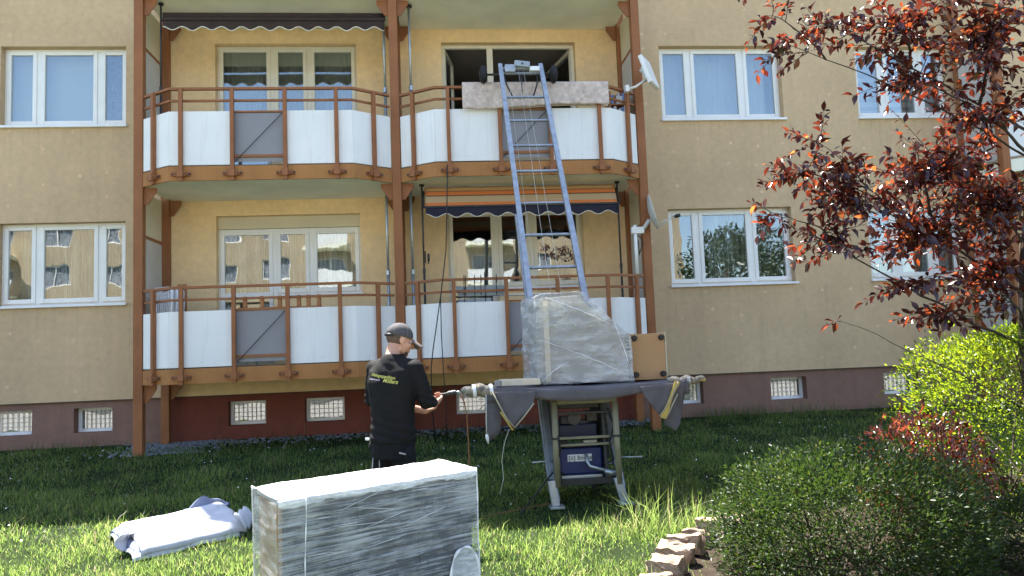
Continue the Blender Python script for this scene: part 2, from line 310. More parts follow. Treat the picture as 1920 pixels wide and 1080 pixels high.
# ------------------------------------------------------------------ mesh helpers
OFF = {}
def gz(y, x=0):               # the lawn falls gently from the house towards the camera
    z = 0.45 + 0.054 * max(min(y, 0), -13.5)
    return z + 0.012 * math.sin(x * 1.3 + y * 0.7) * (1 if y < -1 else 0)

class MB:
    def __init__(s): s.v = []; s.f = []
    def add(s, vs, fs):
        n = len(s.v); s.v += [Vector(p) for p in vs]; s.f += [tuple(i + n for i in f) for f in fs]; return s
    def box(s, x0, x1, y0, y1, z0, z1):
        return s.add([(x0, y0, z0), (x1, y0, z0), (x1, y1, z0), (x0, y1, z0), (x0, y0, z1), (x1, y0, z1), (x1, y1, z1), (x0, y1, z1)],
                     [(0, 3, 2, 1), (4, 5, 6, 7), (0, 1, 5, 4), (1, 2, 6, 5), (2, 3, 7, 6), (3, 0, 4, 7)])
    def obox(s, c, size, mat=None):       # oriented box
        hx, hy, hz = (q / 2 for q in size); m = mat or Matrix.Identity(3); c = Vector(c)
        P = [c + m @ Vector((a * hx, b * hy, d * hz)) for d in (-1, 1) for a, b in ((-1, -1), (1, -1), (1, 1), (-1, 1))]
        return s.add(P, [(0, 3, 2, 1), (4, 5, 6, 7), (0, 1, 5, 4), (1, 2, 6, 5), (2, 3, 7, 6), (3, 0, 4, 7)])
    def bar(s, p0, p1, w, h, up=(0, 0, 1)):   # rectangular bar between two points
        p0, p1 = Vector(p0), Vector(p1); d = (p1 - p0); L = d.length; d.normalize()
        side = d.cross(Vector(up)); side = side.normalized() if side.length > 1e-5 else Vector((1, 0, 0)); u = side.cross(d).normalized()
        m = Matrix((side, d, u)).transposed()
        return s.obox((p0 + p1) / 2, (w, L, h), m)
    def tube(s, pts, r, n=8, cap=True):
        pts = [Vector(p) for p in pts]; rs = r if isinstance(r, (list, tuple)) else [r] * len(pts)
        base = len(s.v); prev = None; vs = []
        for i, p in enumerate(pts):
            t = (pts[min(i + 1, len(pts) - 1)] - pts[max(i - 1, 0)]).normalized()
            if prev is None:
                a = t.orthogonal().normalized()
            else:
                a = (prev - t * prev.dot(t)); a = a.normalized() if a.length > 1e-6 else t.orthogonal().normalized()
            prev = a; b = t.cross(a)
            for k in range(n):
                q = 2 * math.pi * k / n; vs.append(p + (a * math.cos(q) + b * math.sin(q)) * rs[i])
        fs = [(i * n + k, i * n + (k + 1) % n, (i + 1) * n + (k + 1) % n, (i + 1) * n + k) for i in range(len(pts) - 1) for k in range(n)]
        if cap: fs += [tuple(range(n))[::-1], tuple((len(pts) - 1) * n + k for k in range(n))]
        return s.add(vs, fs)
    def disc(s, c, axis, r, t, n=20):
        a = Vector(axis).normalized(); c = Vector(c); return s.tube([c - a * t / 2, c + a * t / 2], r, n)
    def prism(s, poly, vec):     # polygon (3D points, ordered) extruded by vec
        vec = Vector(vec); n = len(poly); P = [Vector(p) for p in poly]
        return s.add(P + [p + vec for p in P], [tuple(range(n))[::-1], tuple(range(n, 2 * n))] + [(i, (i + 1) % n, n + (i + 1) % n, n + i) for i in range(n)])
    def grid(s, fn, nu, nv, closed_u=False):
        vs = [fn(i / nu, j / nv) for j in range(nv + 1) for i in range(nu + 1)]
        return s.add(vs, [(j * (nu + 1) + i, j * (nu + 1) + i + 1, (j + 1) * (nu + 1) + i + 1, (j + 1) * (nu + 1) + i) for j in range(nv) for i in range(nu)])
    def ball(s, c, r, seg=12, rings=8, m=None):
        c = Vector(c); r = r if isinstance(r, (tuple, list)) else (r, r, r); m = m or Matrix.Identity(3); vs = []
        for j in range(rings + 1):
            th = math.pi * j / rings
            for i in range(seg):
                ph = 2 * math.pi * i / seg
                vs.append(c + m @ Vector((r[0] * math.sin(th) * math.cos(ph), r[1] * math.sin(th) * math.sin(ph), r[2] * math.cos(th))))
        return s.add(vs, [(j * seg + i, (j + 1) * seg + i, (j + 1) * seg + (i + 1) % seg, j * seg + (i + 1) % seg) for j in range(rings) for i in range(seg)])
    def build(s, name, mat, parent=None, smooth=False, bevel=0, solid=0, kind=None, seg=2):
        off = OFF.get(parent.name, Vector((0, 0, 0))) if parent else Vector((0, 0, 0))
        me = bpy.data.meshes.new(name); me.from_pydata([p - off for p in s.v], [], s.f); me.update()
        bm = bmesh.new(); bm.from_mesh(me); bmesh.ops.remove_doubles(bm, verts=bm.verts, dist=1e-5) if smooth else None
        bmesh.ops.recalc_face_normals(bm, faces=bm.faces); bm.to_mesh(me); bm.free()
        return link(name, me, mat, parent, smooth, bevel, solid, kind, seg)

def link(name, me, mat, parent=None, smooth=False, bevel=0, solid=0, kind=None, seg=2):
    if mat is not None and len(me.materials) == 0: me.materials.append(M[mat] if isinstance(mat, str) else mat)
    o = bpy.data.objects.new(name, me); col.objects.link(o)
    if parent: o.parent = parent; OFF[o.name] = OFF.get(parent.name, Vector((0, 0, 0)))
    if smooth:
        for p in me.polygons: p.use_smooth = True
    if solid:
        md = o.modifiers.new('thick', 'SOLIDIFY'); md.thickness = solid; md.offset = 0
    if bevel:
        md = o.modifiers.new('bevel', 'BEVEL'); md.width = bevel; md.segments = seg; md.limit_method = 'ANGLE'; md.angle_limit = R_(40)
    if kind: o['kind'] = kind
    return o

def inst(name, me, parent, loc, rotz=0, mat=None):     # one more piece that shares its mesh; loc in world coordinates
    o = bpy.data.objects.new(name, me); col.objects.link(o); o.parent = parent
    off = OFF.get(parent.name, Vector((0, 0, 0))); o.location = Vector(loc) - off; o.rotation_euler = (0, 0, rotz)
    OFF[o.name] = Vector((0, 0, 0)); return o

def mesh_of(mb, mat, smooth=False):
    me = bpy.data.meshes.new('piece'); me.from_pydata(mb.v, [], mb.f); me.update(); me.materials.append(M[mat])
    bm = bmesh.new(); bm.from_mesh(me); bmesh.ops.recalc_face_normals(bm, faces=bm.faces); bm.to_mesh(me); bm.free()
    if smooth:
        for p in me.polygons: p.use_smooth = True
    return me

def tag(o, label, cat, group=None):
    o['label'] = label; o['category'] = cat
    if group: o['group'] = group
    return o

def thing(name, loc, label, cat, group=None):
    o = bpy.data.objects.new(name, None); col.objects.link(o); o.location = loc; o.empty_display_size = 0.1
    OFF[o.name] = Vector(loc); return tag(o, label, cat, group)

def baked(o):                 # replace an object's mesh by its evaluated mesh
    dg = bpy.context.evaluated_depsgraph_get(); me = bpy.data.meshes.new_from_object(o.evaluated_get(dg))
    mats = list(o.data.materials); o.modifiers.clear(); o.data = me
    if not me.materials:
        for m in mats: me.materials.append(m)
    return o

def sag(p0, p1, drop, n=14):
    p0, p1 = Vector(p0), Vector(p1)
    return [p0.lerp(p1, i / n) - Vector((0, 0, drop * 4 * (i / n) * (1 - i / n))) for i in range(n + 1)]
# ================================================================== ground
def make_ground():
    mb = MB(); xs = [-120, -60, -30] + [x * 0.75 for x in range(-20, 25)] + [30, 60, 120]
    ys = [-140, -70, -35, -20] + [y * 0.6 for y in range(-24, 1)] + [12, 30, 140]
    n = len(xs)
    mb.add([(x, y, gz(y, x)) for y in ys for x in xs], [(j * n + i, j * n + i + 1, (j + 1) * n + i + 1, (j + 1) * n + i) for j in range(len(ys) - 1) for i in range(n - 1)])
    return mb.build('ground', 'ground', None, True, kind='structure')
ground = make_ground()
def flat(name, x0, x1, ys, mat, lift):      # sheet that follows the fall of the lawn
    mb = MB()
    for a, b in zip(ys[:-1], ys[1:]): mb.add([(x0, a, gz(a) + lift), (x1, a, gz(a) + lift), (x1, b, gz(b) + lift), (x0, b, gz(b) + lift)], [(0, 1, 2, 3)])
    return mb.build(name, mat, None, kind='structure')
flat('lawn', -60, 60, [-13.45, -11, -8.8], 'lawn', 0.02)  # unseen lawn sheets, lighter than the soil so they bounce more light
flat('lawn', -60, -10, [-8.79, -5, -0.1], 'lawn', 0.02); flat('lawn', 13, 60, [-8.79, -5, -0.1], 'lawn', 0.02)
flat('bounce_pavement', -60, 60, [-24, -18, -13.46], 'paving', 0.03)  # unseen paving, added behind the camera to bounce sunlight onto the house
flat('unseen_road', -60, 60, [-32, -24.01], 'asphalt', 0.012)  # unseen as well, added beyond the paving
flat('lawn', -60, 60, [-60, -32.01], 'lawn', 0.02)

# ================================================================== apartment house
ZS = [1.36, 4.16, 6.96]                       # undersides of the balcony slabs
house = thing('apartment_building', (-0.5, 0, 0.45), 'beige plastered apartment house with brown red plinth and white windows', 'building')

def wall_mesh(x0, x1, z0, z1, y0, y1, openings):
    xs = sorted({x0, x1, *[v for o in openings for v in o[:2]]}); zs = sorted({z0, z1, *[v for o in openings for v in o[2:]]})
    xs = [v for v in xs if x0 <= v <= x1]; zs = [v for v in zs if z0 <= v <= z1]
    op = lambda i, j: 0 <= i < len(xs) - 1 and 0 <= j < len(zs) - 1 and any(o[0] - 1e-6 < (xs[i] + xs[i + 1]) / 2 < o[1] and o[2] - 1e-6 < (zs[j] + zs[j + 1]) / 2 < o[3] for o in openings)
    mb = MB()
    for i in range(len(xs) - 1):
        for j in range(len(zs) - 1):
            a, b, c, d = xs[i], xs[i + 1], zs[j], zs[j + 1]
            if not op(i, j):
                mb.add([(a, y0, c), (b, y0, c), (b, y0, d), (a, y0, d)], [(0, 1, 2, 3)]); mb.add([(a, y1, c), (a, y1, d), (b, y1, d), (b, y1, c)], [(0, 1, 2, 3)])
            else:
                for di, dj, q in ((-1, 0, [(a, c), (a, d)]), (1, 0, [(b, d), (b, c)]), (0, -1, [(b, c), (a, c)]), (0, 1, [(a, d), (b, d)])):
                    if not op(i + di, j + dj):
                        (u, w), (u2, w2) = q; mb.add([(u, y0, w), (u, y1, w), (u2, y1, w2), (u2, y0, w2)], [(0, 1, 2, 3)])
    return mb

PLZ = 1.14
winL = (-6.66, -4.79); winR1 = (3.84, 5.97); winR2 = (7.31, 9.0)
op_left, op_right, op_bay = [], [], []
for s in (0, 1):
    z = 2.8 * s
    op_left.append((*winL, 2.615 + z, 3.885 + z)); op_right += [(*winR1, 2.615 + z, 3.885 + z), (*winR2, 2.615 + z, 3.865 + z)]
    op_bay += [(-3.43, -2.56, 1.60 + z, 3.93 + z), (-2.56, -1.20, 2.66 + z, 3.93 + z), (0.18, 0.985, 1.60 + z, 3.95 + z), (0.985, 2.41, 2.66 + z, 3.95 + z)]
wall_mesh(-16, -4.13, PLZ, 10, 0, 0.32, op_left).build('wall', 'stucco', house)
wall_mesh(3.13, 18, PLZ, 10, 0, 0.32, op_right).build('wall', 'stucco', house)
wall_mesh(-4.13, 3.13, PLZ, 10, 0.006, 0.32, op_bay).build('wall', 'bay_stucco', house)['label'] = 'yellow plastered wall behind the balconies'
cell = [(-6.80, -6.15), (-5.55, -4.99), (-3.28, -2.71), (-2.12, -1.51), (0.24, 0.83), (3.72, 4.28), (5.43, 6.05), (7.40, 8.02)]
for xa_, xb_, pm in ((-16, -4.13, 'plinth'), (-4.13, 3.13, 'plinth_bay_shade'), (3.13, 18, 'plinth')):
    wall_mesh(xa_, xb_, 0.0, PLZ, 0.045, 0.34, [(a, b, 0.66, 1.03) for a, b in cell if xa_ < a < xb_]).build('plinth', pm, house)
# soffit strip where the plaster oversails the plinth
MB().box(-16, 18, 0.004, 0.06, PLZ - 0.012, PLZ - 0.002).build('drip_edge', 'steel_dark', house)
for x in (-16, 18): MB().box(x - 0.15, x + 0.15, 0.33, 10, 0, 10).build('side_wall', 'stucco', house)
MB().box(-16, 18, 9.7, 10, 0, 10).build('rear_wall', 'stucco', house)
MB().box(-16.3, 18.3, -0.30, 10.3, 10.003, 10.2).build('roof', 'roof', house)
for z in (1.45, 4.25, 7.05): MB().box(-15.8, 17.8, 0.325, 9.65, z - 0.15, z).build('floor_slab', 'room', house)
for x in (-10, -4.1, -0.55, 3.2, 6.7, 9.2, 12): MB().box(x - 0.07, x + 0.07, 0.33, 9.6, 1.46, 9.9).build('partition_wall', 'room', house)
MB().box(-15.8, 17.8, 4.6, 4.75, 1.46, 9.9).build('partition_wall', 'room', house)

def pleats(x0, x1, z0, z1, y, amp=0.02, wl=0.09, seed=0, sway=0.0):
    r = random.Random(seed); n = max(8, int((x1 - x0) / wl * 6)); ph = r.random() * 6
    mb = MB()
    def fn(u, v):
        x = x0 + (x1 - x0) * u
        return (x + sway * (1 - v) * math.sin(u * 3), y + amp * math.sin(2 * math.pi * x / wl + ph + 0.8 * math.sin(x * 7 + ph)) * (0.6 + 0.4 * math.sin(x * 13)), z0 + (z1 - z0) * v)
    return mb.grid(fn, n, 3)

def window(x0, x1, z0, z1, sashes, frame='pvc', sill=True, yw=0.13, top_box=0.0, seed=0):
    """outer frame with its sashes, panes, sill and whatever hangs behind the glass; sashes: (xa, xb, z_bottom, hanging, state)"""
    fw = 0.055; mb = MB(); zt = z1 - top_box
    zlow = min(s[2] for s in sashes)
    mb.box(x0, x0 + fw, yw, yw + 0.07, sashes[0][2], zt); mb.box(x1 - fw, x1, yw, yw + 0.07, sashes[-1][2], zt); mb.box(x0 + fw, x1 - fw, yw, yw + 0.07, zt - fw, zt)
    for s in sashes: mb.box(max(s[0], x0 + fw), min(s[1], x1 - fw), yw + 0.003, yw + 0.067, s[2], s[2] + fw)
    for a, b in zip(sashes[:-1], sashes[1:]):
        mb.box(a[1] - 0.05, b[0] + 0.05, yw - 0.002, yw + 0.072, max(a[2], b[2]), zt - fw)
        if abs(a[2] - b[2]) > 0.1: mb.box(a[1] - 0.05, b[0] + 0.05, yw - 0.001, yw + 0.071, min(a[2], b[2]), max(a[2], b[2]))
    w = mb.build('window', frame, house, bevel=0.006)
    if top_box: MB().box(x0, x1, yw - 0.03, yw + 0.09, zt + 0.002, z1).build('shutter_box', 'cream', w, bevel=0.006)
    for k, (a, b, zb, hang, state) in enumerate(sashes):
        sa, sb, s0, s1 = max(a + 0.03, x0 + 0.035), min(b - 0.03, x1 - 0.035), zb + 0.035, zt - 0.035
        bw = 0.062; m2 = MB()
        rails = [(sa, sa + bw, s0, s1), (sb - bw, sb, s0, s1), (sa + bw, sb - bw, s0, s0 + bw * 1.15), (sa + bw, sb - bw, s1 - bw, s1)]
        if state == 'door': rails.append((sa + bw, sb - bw, z0 - 0.02, z0 + 0.06))
        if state.startswith('open'):     # sash swung into the room, hinged on one side
            side = -1 if state == 'openl' else 1; hx = sa if side < 0 else sb; W = sb - sa
            ang = R_(78); dx = -side * math.cos(ang); dy = math.sin(ang); H = Vector((hx, yw + 0.06, 0))
            d = Vector((dx, dy, 0)); nrm = Vector((-dy, dx, 0)); mm = Matrix((d, nrm, Vector((0, 0, 1)))).transposed()
            for (qa, qb, c, e) in rails:
                u0, u1 = ((qa - sa), (qb - sa)) if side < 0 else ((sb - qb), (sb - qa))
                m2.obox(H + d * (u0 + u1) / 2 + Vector((0, 0, (c + e) / 2)), (abs(u1 - u0), 0.06, e - c), mm)
            sh = m2.build('sash', frame, w, bevel=0.005)
            MB().obox(H + d * W / 2 + Vector((0, 0, (s0 + s1) / 2)), (W - 2 * bw, 0.012, s1 - s0 - 2 * bw), mm).build('pane', 'glass', w)
            continue
        for (qa, qb, c, e) in rails: m2.box(qa, qb, yw - 0.018, yw + 0.05, c, e)
        m2.build('sash', frame, w, bevel=0.006)
        MB().box(sa + bw - 0.006, sb - bw + 0.006, yw + 0.008, yw + 0.022, s0 + bw, s1 - bw).build('pane', 'glass', w)
        if hang:
            ya = 0.36; kinds = hang if isinstance(hang, list) else [hang]
            for (kind, fa, fb, va, vb) in kinds:
                xa, xb = sa + (sb - sa) * fa - 0.03, sa + (sb - sa) * fb + 0.03; za, zc = s0 + (s1 - s0) * va - 0.03, s0 + (s1 - s0) * vb + 0.05
                if kind in ('blind', 'duo_blind'):
                    MB().box(xa, xb, ya - 0.01, ya, za, zc).build('roller_blind', kind, w)
                else:
                    pleats(xa, xb, za, zc, ya + 0.03 + 0.012 * k + (0.06 if kind == 'dark_curtain' else 0), 0.018, 0.085 if kind != 'lace' else 0.2, seed + k).build('curtain', kind, w, True)
    if sill:
        sx0 = [s for s in sashes if s[2] == z0][0][0]; sx0 = x0 if sx0 == x0 else sx0 + 0.02
        m3 = MB(); m3.box(sx0 - (0.025 if sx0 == x0 else 0), x1 + 0.03, -0.055, yw + 0.01, z0 - 0.042, z0 - 0.003); m3.build('sill', 'sill', w, bevel=0.005)
    return w

full = lambda k: (k, 0, 1, 0, 1)
# left of the balconies
window(*winL, 5.415, 6.685, [(-6.66, -6.15, 5.415, full('blind'), ''), (-6.15, -5.24, 5.415, full('blind'), ''), (-5.24, -4.79, 5.415, [full('dark_curtain'), ('lace', 0, 1, 0, 1)], '')], seed=1)
window(*winL, 2.615, 3.885, [(-6.66, -6.13, 2.615, ('net_thin', 0.3, 1, 0, 1), ''), (-6.13, -5.21, 2.615, full('net_thin'), ''), (-5.21, -4.79, 2.615, full('net_thin'), '')], seed=2)
# behind the balconies
window(-3.43, -1.20, 5.46, 6.73, [(-3.43, -2.56, 4.40, full('grey_curtain'), 'door'), (-2.56, -1.98, 5.46, full('grey_curtain'), ''), (-1.98, -1.20, 5.46, full('grey_curtain'), '')], frame='pvc_warm', seed=3)
window(-3.43, -1.20, 2.66, 3.93, [(-3.43, -2.56, 1.60, full('net_thin'), 'door'), (-2.56, -1.99, 2.66, full('net_thin'), ''), (-1.99, -1.20, 2.66, full('net_thin'), '')], frame='pvc', top_box=0.20, seed=4)
window(0.18, 2.41, 5.46, 6.75, [(0.18, 0.985, 4.40, None, 'openl'), (0.985, 2.41, 5.46, None, 'openr')], frame='pvc_warm', seed=5)
window(0.18, 2.41, 2.66, 3.95, [(0.18, 0.985, 1.60, [('net', 0.2, 0.95, 0, 0.78)], 'door'), (0.985, 1.56, 2.66, ('lace', 0, 1, 0, 0.75), ''), (1.56, 2.41, 2.66, ('lace', 0, 1, 0, 0.8), '')], frame='pvc_warm', seed=6)
# right of the balconies
window(*winR1, 5.415, 6.685, [(3.84, 4.39, 5.415, full('pale_curtain'), ''), (4.39, 5.32, 5.415, full('pale_curtain'), ''), (5.32, 5.97, 5.415, ('pale_curtain', 0, 0.8, 0, 1), '')], seed=7)
window(*winR1, 2.615, 3.885, [(3.84, 4.37, 2.615, ('net_thin', 0, 0.5, 0, 1), ''), (4.37, 5.30, 2.615, ('net_thin', 0.3, 1, 0, 1), ''), (5.30, 5.97, 2.615, full('dark_curtain'), '')], seed=8)
window(*winR2, 5.415, 6.665, [(7.31, 7.86, 5.415, full('duo_blind'), ''), (7.86, 8.52, 5.415, full('duo_blind'), ''), (8.52, 9.0, 5.415, full('net'), '')], seed=9)
window(*winR2, 2.615, 3.865, [(7.31, 7.86, 2.615, ('net_thin', 0, 1, 0, 1), ''), (7.86, 8.52, 2.615, full('grey_curtain'), ''), (8.52, 9.0, 2.615, full('lace'), '')], seed=10)
# cellar lights
for a, b in cell:
    left = (a + b) / 2 < 0; y = 0.20
    mb = MB(); t = 0.05
    mb.box(a, a + t, y, y + 0.05, 0.66, 1.03); mb.box(b - t, b, y, y + 0.05, 0.66, 1.03); mb.box(a + t, b - t, y, y + 0.05, 0.66, 0.71); mb.box(a + t, b - t, y, y + 0.05, 0.985, 1.03)
    w = mb.build('cellar_window', 'sill', house, bevel=0.004)
    g = MB()
    for k in range(1, 7): x = a + t + (b - a - 2 * t) * k / 7; g.box(x - 0.004, x + 0.004, y + 0.012, y + 0.018, 0.71, 0.985)
    for k in range(1, 4): z = 0.71 + 0.275 * k / 4; g.box(a + t, b - t, y + 0.0185, y + 0.024, z - 0.004, z + 0.004)
    g.build('grille', 'screen_grey', w)
    MB().box(a + t, b - t, y + 0.03, y + 0.036, 0.71, 0.985).build('pane', 'glass', w)
    MB().box(a + 0.03, b - 0.03, y + 0.10, y + 0.11, 0.6, 1.1).build('lining', 'screen_grey', w)

# ================================================================== steel balcony frames
PX = [-4.19, -0.547, 3.15]
def gusset(mb, x, y, z, s, w=0.17, h=0.24, t=0.02):
    mb.prism([(x, y - t / 2, z), (x + s * w, y - t / 2, z), (x + s * w, y - t / 2, z - 0.06), (x + s * 0.05, y - t / 2, z - h), (x, y - t / 2, z - h)], (0, t, 0))

def post(frame, x, y, hw, sides):
    p = MB().box(x - hw, x + hw, y - hw, y + hw, gz(y) - 0.05, 9.75).build('post', 'brown', frame, bevel=0.006)
    for z in ZS:
        for s in sides:
            g = MB(); gusset(g, x + s * (hw + 0.001), y, z - 0.004, s); g.build('gusset', 'brown', p)
    return p

frame = thing('balcony_support', (-0.5, -0.6, 0.42), 'brown steel frame of posts and side screens carrying the two balcony columns', 'balcony frame')
for x, sides in zip(PX, ((1,), (-1, 1), (-1,))):
    post(frame, x, -1.045, 0.064, sides); post(frame, x + (0.05 if x < -1 else 0), -0.13, 0.06, sides)
for x, cm in ((PX[0], 'cream'), (PX[1], 'screen_grey'), (PX[2], 'cream')):
    for z in ZS[:2]:
        s = MB().box(x - 0.012, x + 0.012, -0.975, -0.20, z + 0.25, z + 2.10).build('side_screen', 'screen_grey', frame)
        MB().bar((x, -0.98, z + 2.125), (x, -0.195, z + 2.125), 0.035, 0.045).build('screen_rail', 'brown', frame)
        MB().box(x - 0.010, x + 0.010, -0.975, -0.20, z + 2.15, z + 2.78).build('side_screen', cm, frame)
bay2 = thing('balcony_support', (9.05, -0.6, 0.42), 'brown balcony post half hidden behind the red leaved tree', 'balcony frame')
post(bay2, 9.06, -1.045, 0.064, (1,)); post(bay2, 9.1, -0.13, 0.06, (1,))
for z in ZS[:2]:
    MB().box(9.048, 9.072, -0.975, -0.20, z + 0.25, z + 2.10).build('side_screen', 'screen_grey', bay2)
    MB().prism([(9.13, 0, z), (9.13, -1.1, z), (9.6, -1.45, z), (12, -1.45, z), (12, 0, z)], (0, 0, 0.2)).build('slab', 'soffit', bay2)
    MB().bar((9.13, -1.1, z + 0.62), (9.6, -1.46, z + 0.62), 0.012, 0.75).build('panel', 'white_panel', bay2)
    MB().bar((9.6, -1.46, z + 0.62), (12, -1.46, z + 0.62), 0.012, 0.75).build('panel', 'white_panel', bay2)

# bracket: clamp that holds an upright to the fascia, four bolt heads
def bracket_mesh():
    mb = MB(); mb.box(-0.072, 0.072, -0.062, -0.004, -0.034, 0.030); mb.box(-0.128, 0.128, -0.018, -0.003, -0.030, 0.026)
    mb.box(-0.040, 0.040, -0.080, -0.0625, -0.046, 0.048); mb.box(-0.10, 0.10, -0.040, -0.0185, -0.012, 0.010); nb = len(mb.f)
    for x in (-0.112, 0.112): mb.disc((x, -0.028, 0.0), (0, 1, 0), 0.014, 0.022, 6)
    for x in (-0.055, 0.055): mb.disc((x, -0.066, -0.006), (0, 1, 0), 0.010, 0.012, 6)
    me = mesh_of(mb, 'brown'); me.materials.append(M['steel_dark'])
    for i, p in enumerate(me.polygons):
        if i >= nb: p.material_index = 1
    return me
BRK = bracket_mesh()
def upright_mesh():
    return mesh_of(MB().box(-0.026, 0.026, -0.052, -0.002, -0.01, 1.30), 'brown')
UPR = upright_mesh()

def balcony(label, xa, k0, k1, xb, z, ups, grey=None, rich=True):
    b = thing('balcony', ((xa + xb) / 2, -1.0, z), label, 'balcony', 'balconies on the house front')
    P = [Vector((xa, -1.108, 0)), Vector((k0, -1.45, 0)), Vector((k1, -1.45, 0)), Vector((xb, -1.108, 0))]
    Q = [Vector((xa + 0.0, -1.06, 0)), Vector((k0 + 0.01, -1.42, 0)), Vector((k1 - 0.01, -1.42, 0)), Vector((xb, -1.06, 0))]
    poly = [(xa, 0.0, z + 0.012)] + [(q.x, q.y, z + 0.012) for q in Q] + [(xb, 0.0, z + 0.012)]
    MB().prism(poly, (0, 0, 0.18)).build('slab', 'soffit', b)
    up = Vector((0, 0, 1))
    for i in range(3):
        p, q = P[i], P[i + 1]; d = (q - p).normalized(); n = Vector((d.y, -d.x, 0))       # n points outwards
        def bar(nm, mat, zc, hgt, off, th, s0=0.0, s1=0.0, par=b, bv=0.003):
            return MB().bar(p + n * off + d * s0 + up * (z + zc), q + n * off - d * s1 + up * (z + zc), th, hgt).build(nm, mat, par, bevel=bv)
        bar('fascia', 'brown_fascia', 0.1025, 0.205, -0.012, 0.024)
        bar('kick_strip', 'steel_dark', 0.213, 0.012, -0.02, 0.012)
        if not rich: continue
        bar('top_rail', 'brown', 1.315, 0.036, -0.03, 0.05); bar('mid_rail', 'brown', 1.145, 0.032, -0.035, 0.03)
        if i != 1: bar('panel', 'white_panel', 0.605, 0.765, -0.012, 0.010, 0.004, 0.006)
    if not rich: return b
    ends = [(P[1].x + 0.004, grey[0] - 0.005), (grey[1] + 0.005, P[2].x - 0.004)]
    for (a, c) in ends:
        pn = MB().box(a, c, -1.443, -1.433, z + 0.2225, z + 0.9875).build('panel', 'white_panel', b, bevel=0.002)
        r = MB()
        for fx in (0.04, 0.5, 0.96): r.disc((a + (c - a) * fx, -1.4445, z + 0.29), (0, 1, 0), 0.006, 0.004, 8)
        r.build('screw', 'zinc', pn)
    g = MB().box(grey[0] + 0.002, grey[1] - 0.002, -1.40, -1.392, z + 0.27, z + 0.97).build('infill_panel', 'grey_panel', b)
    MB().box(grey[0], grey[1], -1.415, -1.385, z + 0.975, z + 1.0).build('infill_rail', 'brown', b)
    MB().box(grey[0], grey[1], -1.425, -1.395, z + 0.33, z + 0.365).build('infill_rail', 'brown', b)
    MB().tube([(grey[0] + 0.03, -1.435, z + 0.27), (grey[1] - 0.02, -1.435, z + 0.98)], 0.006, 6).build('brace_rod', 'steel_dark', b)
    for x in ups:
        if x < k0: d = (P[1] - P[0])
        elif x > k1: d = (P[3] - P[2])
        else: d = Vector((1, 0, 0))
        if x < k0: t = (x - P[0].x) / d.x; pt = P[0] + d * t
        elif x > k1: t = (x - P[2].x) / d.x; pt = P[2] + d * t
        else: pt = Vector((x, -1.45, 0))
        ang = math.atan2(d.y, d.x)
        u = inst('upright', UPR, b, (pt.x, pt.y, z), ang)
        br = bpy.data.objects.new('bracket', BRK); col.objects.link(br); br.parent = u; br.location = (0, 0, 0.09)
    return b

UL = [-3.90, -3.485, -2.79, -2.067, -1.355, -0.86]; UR = [-0.27, 0.225, 0.968, 1.705, 2.435, 2.90]
balcony('upper left balcony with white panels under a dark rolled awning', PX[0] + 0.066, -3.66, -1.13, PX[1] - 0.066, ZS[1], UL, (-2.79, -2.067))
balcony('upper right balcony with a rug hung over its rail behind the ladder', PX[1] + 0.066, 0.03, 2.61, PX[2] - 0.066, ZS[1], UR, (0.968, 1.705))
balcony('ground floor left balcony with white chairs stacked in its corner', PX[0] + 0.066, -3.66, -1.13, PX[1] - 0.066, ZS[0], UL, (-2.79, -2.067))
balcony('ground floor right balcony behind the wrapped furniture on the lift', PX[1] + 0.066, 0.03, 2.61, PX[2] - 0.066, ZS[0], UR, (0.968, 1.705))
for a, k0, k1, b_, lb in ((PX[0], -3.66, -1.13, PX[1], 'grey underside of the topmost balcony above the dark awning'), (PX[1], 0.03, 2.61, PX[2], 'grey underside of the topmost balcony above the open window')):
    balcony(lb, a + 0.066, k0, k1, b_ - 0.066, ZS[2], [], rich=False)
rf = MB().prism([(PX[0] - 0.1, -0.31, 9.76), (PX[0] - 0.1, -1.1, 9.76), (-3.66, -1.47, 9.76), (2.61, -1.47, 9.76), (PX[2] + 0.1, -1.1, 9.76), (PX[2] + 0.1, -0.31, 9.76)], (0, 0, 0.2)).build('balcony_canopy', 'soffit', frame)
# ================================================================== awnings and their poles
def valance(x0, x1, y, zt, zb, n, amp):
    mb = MB(); N = int(n * 12)
    mb.grid(lambda u, v: (x0 + (x1 - x0) * u, y - 0.012 * math.sin(u * n * 2 * math.pi * 0.5) * (1 - v), (zb + amp * math.cos(u * n * 2 * math.pi)) * (1 - v) + zt * v), N, 3)
    edge = [(x0 + (x1 - x0) * i / N, y - 0.012 * math.sin(i / N * n * math.pi) - 0.002, zb + amp * math.cos(i / N * n * 2 * math.pi)) for i in range(N + 1)]
    return mb, edge

aw = thing('awning', (-2.27, -1.0, 6.6), 'dark brown rolled awning with scalloped edge over the upper left balcony', 'awning')
MB().tube([(-3.90, -0.93, 6.76), (-0.66, -0.93, 6.76)], 0.05, 12).build('roller', 'awning_brown', aw, True)
MB().box(-3.90, -0.66, -1.03, -0.985, 6.655, 6.70).build('front_bar', 'awning_brown', aw, bevel=0.004)
v, e = valance(-3.88, -0.68, -1.012, 6.655, 6.535, 11.5, 0.028); v.build('valance', 'awning_brown', aw, True, solid=0.004)
MB().tube(e, 0.007, 6).build('piping', 'awning_trim', aw, True)

